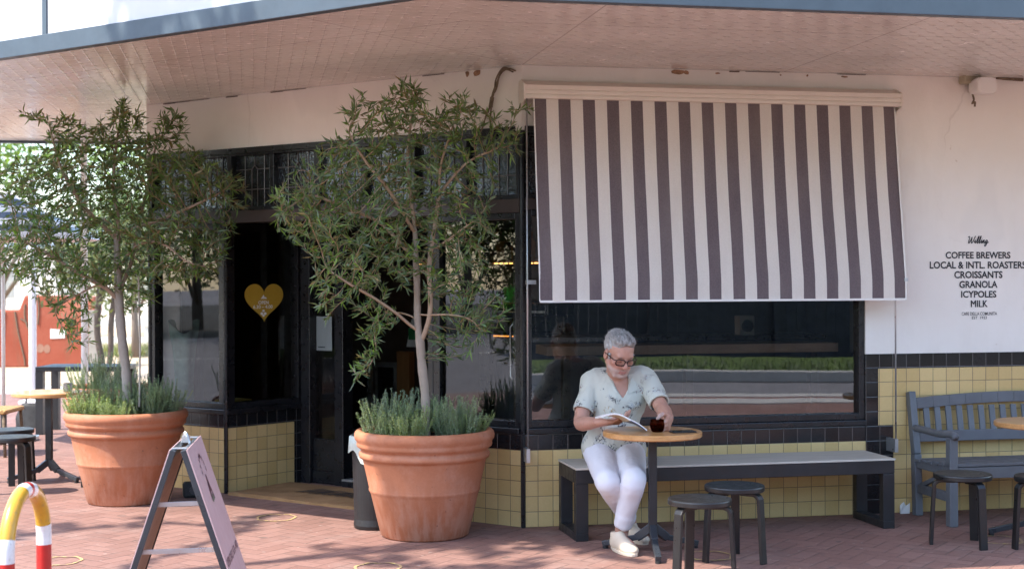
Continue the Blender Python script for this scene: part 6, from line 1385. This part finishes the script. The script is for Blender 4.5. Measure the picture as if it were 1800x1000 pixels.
# shirt
Sh = SDF((.34, 8.66, .42), (1.06, 9.30, 1.12), .0046)
Sh.cone(shR + [.015, 0, -.008], shL + [-.015, 0, -.008], .064, .064, .04); Sh.cone(shR * .62 + shL * .38 + [0, 0, -.11], shR * .38 + shL * .62 + [0, 0, -.11], .126, .126, .06); Sh.cone(chest, belly, .136, .136, .07); Sh.cone(belly, pelv + [0, -.01, .01], .136, .142, .06); Sh.cone(pelv + [-.10, -.03, .03], pelv + [.10, -.03, .03], .105, .105, .06)
Sh.cone(neckB - [0, 0, .015], shR + [.04, 0, .02], .070, .066, .04); Sh.cone(neckB - [0, 0, .015], shL + [-.04, 0, .02], .070, .066, .04)
eR = shR + (elR - shR) * .70; eL = shL + (elL - shL) * .82
for s_, e_, o_ in ((shR, eR, elR), (shL, eL, elL)):
    Sh.cone(s_, e_, .064, .066, .015); ax = (o_ - s_) / np.linalg.norm(o_ - s_); sl, p = Sh.region(e_ - .13, e_ + .13); dd = (p - e_) @ ax; rr2 = np.linalg.norm(p - e_ - dd[..., None] * ax, axis=-1); lim = np.linalg.norm(p - (e_ + ax * .05), axis=-1) < .105
    Sh.f[sl] = np.where(lim & (rr2 < .080), np.maximum(Sh.f[sl], dd), Sh.f[sl]); Sh.cone(e_ - ax * .03, e_ + ax * .06, .053, .053, .004, op='sub')
# V neck
vn = np.array((.688, 8.855, .905)); Sh.cone(neckB + [0, -.01, .06], neckB + [.0, -.06, .0], .062, .060, .01, op='sub')
for f in np.linspace(0, 1, 8): q = (neckB + [0.004, -.085, -.005]) * (1 - f) + vn * f; Sh.cone(q + [0, -.09, 0], q + [0, .015, 0], .052 * (1 - f) + .006, .050 * (1 - f) + .004, .006, op='sub')
# hem: flat cut over the thighs
sl, p = Sh.region((.3, 8.6, .3), (1.1, 9.4, .62)); hem = .520 + .012 * np.sin(p[..., 0] * 14); Sh.f[sl] = np.maximum(Sh.f[sl], hem - p[..., 2])
add_folds(Sh, .0115, 8, 3.1, (1, 1, .45), (eR, eL)); add_folds(Sh, .0030, 26, 9.7, (1, 1, .6), (eR, eL))
V, Q = Sh.mesh()
def shirt_mat():
    t = NT("floral_shirt"); o = t.coord(); base = (.53, .535, .465)
    n = t.noise(o, 5.0, 3, out="Color"); vm = t.node("ShaderNodeVectorMath", operation='MULTIPLY_ADD'); t.link(n, vm.inputs[0]); vm.inputs[1].default_value = (.14, .14, .14); t.link(o, vm.inputs[2])
    v = t.node("ShaderNodeTexVoronoi"); v.feature = 'F1'; t.link(vm.outputs[0], v.inputs["Vector"]); v.inputs["Scale"].default_value = 12.5
    clump = t.ramp(v.outputs["Distance"], [(.36, 1.0), (.55, 0.0)]); sep = t.node("ShaderNodeSeparateColor"); t.link(v.outputs["Color"], sep.inputs[0]); on = t.math('GREATER_THAN', sep.outputs[0], .25)
    st = t.noise(t.mapping(o, (1, 1, .55)), 42, 2, .5); ln = t.ramp(t.math('ABSOLUTE', t.math('SUBTRACT', st, .5)), [(.022, 1.0), (.045, 0.0)]); blot = t.ramp(t.noise(o, 70, 1), [(.63, 0.0), (.66, 1.0)])
    gap = t.ramp(t.noise(o, 30, 2), [(.40, 0.0), (.48, 1.0)]); act = t.math('MULTIPLY', clump, on)
    pat = t.math('MULTIPLY', act, t.math('MAXIMUM', t.math('MULTIPLY', ln, gap), blot)); pale = t.math('MULTIPLY', act, t.ramp(t.noise(o, 34, 2), [(.52, 0.0), (.58, .7)]))
    ink = t.ramp(sep.outputs[1], [(.62, (.045, .045, .055)), (.64, (.17, .09, .085)), (.86, (.17, .09, .085)), (.88, (.36, .24, .10))])
    c = t.mix(pale, base, (.36, .39, .40)); c = t.mix(pat, c, ink); w = t.noise(o, 500, 2)
    return t.fin(c, .85, None, t.bump(w, .08, .001))
sh = np_mesh('shirt', V, Q, shirt_mat(), man, smooth=True, off=PB)
# collar leaves and placket
def body_front(x, z):      # y of the shirt front at (x, z)
    i = int(round((x - Sh.lo[0]) / Sh.h)); k = int(round((z - Sh.lo[2]) / Sh.h)); c = Sh.f[i, :, k]; w_ = np.argwhere(c < 0)
    return Sh.lo[1] + Sh.h * (w_[0, 0] if len(w_) else 60)
col_pl = simple("shirt_plain", (.535, .54, .47), .85, var=.02)
def leaf(pts, name, th=.004):
    m = MB(); fr_ = [Vector(p) for p in pts]; n = (fr_[1] - fr_[0]).cross(fr_[2] - fr_[0]).normalized(); n = n if n.y < 0 else -n; m.prism(fr_, n * th); return m.build(name, col_pl, sh, off=PB, bevel=.0015)
def fp(x, z, o=.010): return (x, body_front(x, z) - o, z)
leaf([(.607, 8.985, 1.075), (.590, 8.945, 1.045), fp(.580, .945), fp(.652, .925), (.632, 8.90, .985)][::1], 'collar'); leaf([(.742, 8.975, 1.075), (.765, 8.93, 1.045), fp(.782, .940), fp(.722, .920), (.736, 8.89, .985)], 'collar')
m = MB()
for z0 in (.86, .80, .74, .68, .62): x = .690 - (.86 - z0) * .05; m.add([], []); p = fp(x, z0 - .02, .003); m.lathe([(.001, 0), (.0055, 0), (.0055, .002), (.001, .002)], (0, 0, 0), 10) if False else m.box(p, (.010, .004, .010))
m.build('button', simple("button", (.12, .11, .11), .4), sh, off=PB, bevel=.002)
m = MB(); zs = np.linspace(.835, .545, 15); m.tube([fp(.700 - (.86 - z) * .05, z, .0005) for z in zs], .0028, 5); m.build('placket', col_pl, sh, off=PB, smooth=True)
# trousers
def leg_field(h_, k_, a_):
    T_ = SDF((.40, 8.32, .08), (.98, 9.26, .74), .0050); mid = k_ * .5 + a_ * .5
    T_.cone(pelv + [-.075, .01, .02], pelv + [.075, .01, .02], .118, .118, .05)
    # one smooth sleeve of cloth: closely spaced rings, so that no joint swells
    kb = k_ + np.array([0, .018, .004]); path = spline([tuple(h_) + (.104,), tuple(h_ * .62 + k_ * .38) + (.092,), tuple(h_ * .25 + k_ * .75) + (.080,), tuple(kb) + (.073,), tuple(kb * .7 + a_ * .3) + (.068,), tuple(kb * .4 + a_ * .6) + (.060,), tuple(a_ + (k_ - a_) * .10) + (.055,)], 4)
    pts = [np.array(q[:3]) for q in path]; T_.chain(pts, [q[3] for q in path], .003)
    ax = (a_ - k_) / np.linalg.norm(a_ - k_); ce = a_ + (k_ - a_) * .12; sl, p = T_.region(ce - .10, ce + .10); dd = (p - ce) @ ax; rr2 = np.linalg.norm(p - ce - dd[..., None] * ax, axis=-1); T_.f[sl] = np.where(rr2 < .085, np.maximum(T_.f[sl], dd), T_.f[sl])
    T_.cone(ce - ax * .050, ce - ax * .010, .0585, .0575, .004); T_.cone(ce - ax * .002, ce + ax * .05, .045, .045, .004, op='sub')
    return T_
Tr = leg_field(hpR, knR, anR); T2_ = leg_field(hpL, knL, anL); hk = np.maximum(.010 - np.abs(Tr.f - T2_.f), 0) / .010; Tr.f = np.minimum(Tr.f, T2_.f) - hk * hk * .0025
sl, p = Tr.region((.3, 8.2, 0), (1.1, 9.4, .458)); bench_line = (p[..., 1] - 8.90) - .2066 * (p[..., 0] - .55); Tr.f[sl] = np.maximum(Tr.f[sl], np.where(bench_line > 0, .460 - p[..., 2], -1))
# creases radiating from the hips and the bent knees
near = np.argwhere(np.abs(Tr.f) < .014); P3 = Tr.lo + near * Tr.h; g = np.zeros(len(P3), np.float32)
for c_, am, rg in ((hpR, .0060, .16), (hpL, .0050, .16), (anR, .0030, .10), (anL, .0030, .10), ((knR + knL) / 2 + [0, .12, .02], .0030, .16)):
    v_ = P3 - c_; d_ = np.linalg.norm(v_, axis=1); w_ = np.exp(-(d_ / rg) ** 2); ph = np.array([mnoise.noise(tuple(q * 14)) for q in (v_ * np.array([1.3, .7, .9]))]); g += am * w_ * (1 - 2.6 * np.abs(ph))
g += .0030 * np.array([mnoise.noise((q[0] * 13, q[1] * 9, q[2] * 8)) for q in P3]) + .0013 * np.array([mnoise.noise((q[0] * 34, q[1] * 26, q[2] * 24)) for q in P3]); Tr.f[tuple(near.T)] -= g
V, Q = Tr.mesh(); np_mesh('trousers', V, Q, simple("white_denim", (.70, .695, .735), .85, var=.02, bump=.1, bscale=400), man, smooth=True, off=PB)
# shoes
def shoe(heel, toe, name):
    h_ = np.array(heel, float); t_ = np.array(toe, float); d = t_ - h_; L = np.linalg.norm(d); d /= L; s_ = np.array([-d[1], d[0], 0]); u = np.array([0, 0, 1.0])
    S = SDF(np.minimum(h_, t_) - [.09, .09, .02], np.maximum(h_, t_) + [.09, .09, .17], .0042); q = lambda a, b, z: h_ + d * L * a + s_ * b + u * z
    S.ell(q(.16, 0, .045), (.042, .050, .042), .02, np.stack([s_, d, u], 1)); S.ell(q(.45, 0, .042), (.042, .09, .040), .03, np.stack([s_, d, u], 1)); S.ell(q(.76, .003, .030), (.049, .075, .034), .03, np.stack([s_, d, u], 1)); S.cone(q(.22, 0, .07), q(.20, 0, .098), .044, .044, .02); S.cone(q(.34, 0, .075), q(.68, 0, .048), .030, .026, .03)
    S.cone(q(.20, 0, .085), q(.19, 0, .16), .037, .040, .006, op='sub')
    sl, p = S.region(S.lo, S.lo + S.n * S.h); S.f[sl] = np.maximum(S.f[sl], .012 - p[..., 2]); V, Q = S.mesh(); o = np_mesh('shoe', V, Q, simple("canvas_" + name, (.66, .55, .42), .8, var=.05, bump=.2, bscale=250), man, smooth=True, off=PB)
    m = MB(); out = []
    for k in range(36):
        a = 2 * math.pi * k / 36; x = .5 + .52 * math.cos(a); w_ = .044 + .010 * math.sin((x - .2) * 2.6) ; p = q(x, math.copysign(abs(math.sin(a)) ** .75, math.sin(a)) * w_, .001); out.append(p)
    m.prism([tuple(p) for p in out], (0, 0, .020)); m.build('sole', simple("sole_" + name, (.62, .52, .40), .7), o, off=PB, bevel=.004)
    m = MB()
    for i in range(4): a = .36 + i * .075; m.tube([q(a, -.028, .082 - .045 * (a - .34) * 2.2), q(a + .02, 0, .104 - .048 * (a - .34) * 2.2), q(a, .028, .082 - .045 * (a - .34) * 2.2)], .0035, 6)
    m.build('laces', col_pl, o, off=PB, smooth=True)
shoe((.612, 8.655, 0), (.715, 8.375, 0), 'front'); shoe((.715, 8.985, 0), (.812, 8.745, 0), 'rear')

# ---- magazine: one half over the right hand, the other half leaning on the table
mg = empty('magazine', (.69, 8.50, .80)); tag(mg, 'open magazine with white pages held in the man\'s right hand', 'magazine'); MO = (.69, 8.50, .80)
sp0, sp1 = np.array((.668, 8.60, .782)), np.array((.700, 8.43, .806))     # spine
def page(side_pts, name, th, mat):
    m = MB(); n = 10; V = []; Fc = []
    for j in range(2):
        s_ = (sp0, sp1)[j]
        for i in range(n + 1): f = i / n; V.append(tuple(s_ + side_pts[j] * f + np.array([0, 0, side_pts[2] * math.sin(math.pi * f)])))
    N = len(V); V += [(v[0], v[1], v[2] - th) for v in V]
    for i in range(n):
        Fc += [(i, i + 1, n + 2 + i, n + 1 + i), (N + i + 1, N + i, N + n + 1 + i, N + n + 2 + i), (i + 1, i, N + i, N + i + 1), (n + 1 + i, n + 2 + i, N + n + 2 + i, N + n + 1 + i)]
    Fc += [(n, N + n, N + 2 * n + 1, 2 * n + 1), (0, n + 1, N + n + 1, N)]
    m.add(V, Fc); return m.build(name, mat, mg, off=MO)
def page_mat():
    t = NT("printed_page"); o = t.coord(); b = t.node("ShaderNodeTexBrick"); t.link(t.mapping(o, (1, 1, 1), (0, 0, .3)), b.inputs[0]); b.inputs["Scale"].default_value = 14; b.inputs["Color1"].default_value = (.78, .77, .75, 1); b.inputs["Color2"].default_value = (.55, .56, .58, 1); b.inputs["Mortar"].default_value = (.82, .81, .79, 1); b.inputs["Mortar Size"].default_value = .06; return t.fin(b.outputs[0], .35)
PM = page_mat()
page((np.array((-.170, -.035, .026)), np.array((-.170, -.035, .024)), .026), 'left_pages', .010, M['paper']); page((np.array((.110, -.015, -.036)), np.array((.095, -.03, -.060)), .006), 'right_pages', .006, PM)
sp0, sp1 = sp0 - [0, 0, .0065], sp1 - [0, 0, .0065]
page((np.array((.110, -.015, -.036)), np.array((.095, -.03, -.060)), .006), 'cover', .0012, simple("blue_cover", (.10, .19, .42), .35))

# ================================================================ cyclist out on the side street (mirrored in the right hand door window)
Wp = frL(s_of_px(frL, 893), 0, 0); vi = Vector((Wp.x, Wp.y, 0)).normalized(); vr = vi - nL * 2 * vi.dot(nL); cp = Wp + vr * 23.0; cyc_u = Vector((-vr.y, vr.x, 0)) * .55 + vr * -.8; cyc_u.normalize(); cs = Vector((-cyc_u.y, cyc_u.x, 0))
CG = lambda a, b, z: np.array(cp + cyc_u * a + cs * b + Vector((0, 0, z - .03)))
S = SDF(np.array(cp) - [1.0, 1.0, .1], np.array(cp) + [1.0, 1.0, 1.95], .016)
S.chain([CG(-.12, 0, .98), CG(.02, 0, 1.25), CG(.10, 0, 1.48)], [.14, .15, .13], .06); S.cone(CG(.10, -.18, 1.46), CG(.10, .18, 1.46), .07, .07, .05); S.cone(CG(.11, 0, 1.5), CG(.17, 0, 1.62), .055, .055, .03); S.ell(CG(.18, 0, 1.70), (.085, .085, .115), .02)
for g in (-1, 1): S.chain([CG(.10, g * .19, 1.45), CG(.22, g * .26, 1.22), CG(.48, g * .22, 1.08)], [.06, .048, .035], .03); S.chain([CG(-.12, g * .09, .95), CG(.22, g * .11, .72 + g * .1), CG(.08, g * .11, .30 + g * .1)], [.10, .07, .05], .04); S.cone(CG(.04, g * .11, .26 + g * .1), CG(.22, g * .11, .22 + g * .1), .045, .04, .02)
V, Q = S.mesh(); ha = (V - np.array(cp)); zz = ha[:, 2] + .03; cc = np.tile(np.array([.02, .02, .028]), (len(V), 1)); cc[(zz > .98)] = (.10, .55, .03); cc[zz > 1.58] = (.40, .22, .16)
cy = np_mesh('person', V, Q, col_mat("rider", .8), smooth=True, col=cc, off=tuple(cp)); cy.location = cp; tag(cy, 'cyclist in bright green jacket and dark helmet, seen mirrored in the door window', 'person')
m = MB(); hc_ = CG(.18, 0, 1.735); m.lathe([(.12, 0), (.118, .05), (.09, .10), (.04, .125), (.001, .13)], tuple(hc_), 20); m.build('helmet', M['black_paint'], cy, smooth=True, off=tuple(cp))
bk = empty('bicycle', cp); tag(bk, 'dark bicycle under the cyclist on the side street', 'bicycle')
for a in (-.52, .55): m = MB(); m.tube([Vector(CG(a + .33 * math.cos(k * .2618), 0, .34 + .33 * math.sin(k * .2618))) for k in range(26)], .018, 6); m.build('wheel', M['rubber'], bk, off=tuple(cp))
m = MB()
for a, b in (((-.52, .34), (-.05, .30)), ((-.05, .30), (-.16, .90)), ((-.05, .30), (.42, .86)), ((-.14, .82), (.40, .92)), ((.55, .34), (.40, .98)), ((-.52, .34), (-.14, .80))): m.tube([Vector(CG(a[0], 0, a[1])), Vector(CG(b[0], 0, b[1]))], .018, 6)
m.tube([Vector(CG(.42, -.25, 1.03)), Vector(CG(.40, 0, 1.0)), Vector(CG(.42, .25, 1.03))], .014, 6); m.build('bike_frame', M['black_metal'], bk, off=tuple(cp)); m = MB(); m.beam(Vector(CG(-.30, 0, .92)), Vector(CG(-.04, 0, .92)), .12, .05); m.build('saddle', M['rubber'], bk, off=tuple(cp))
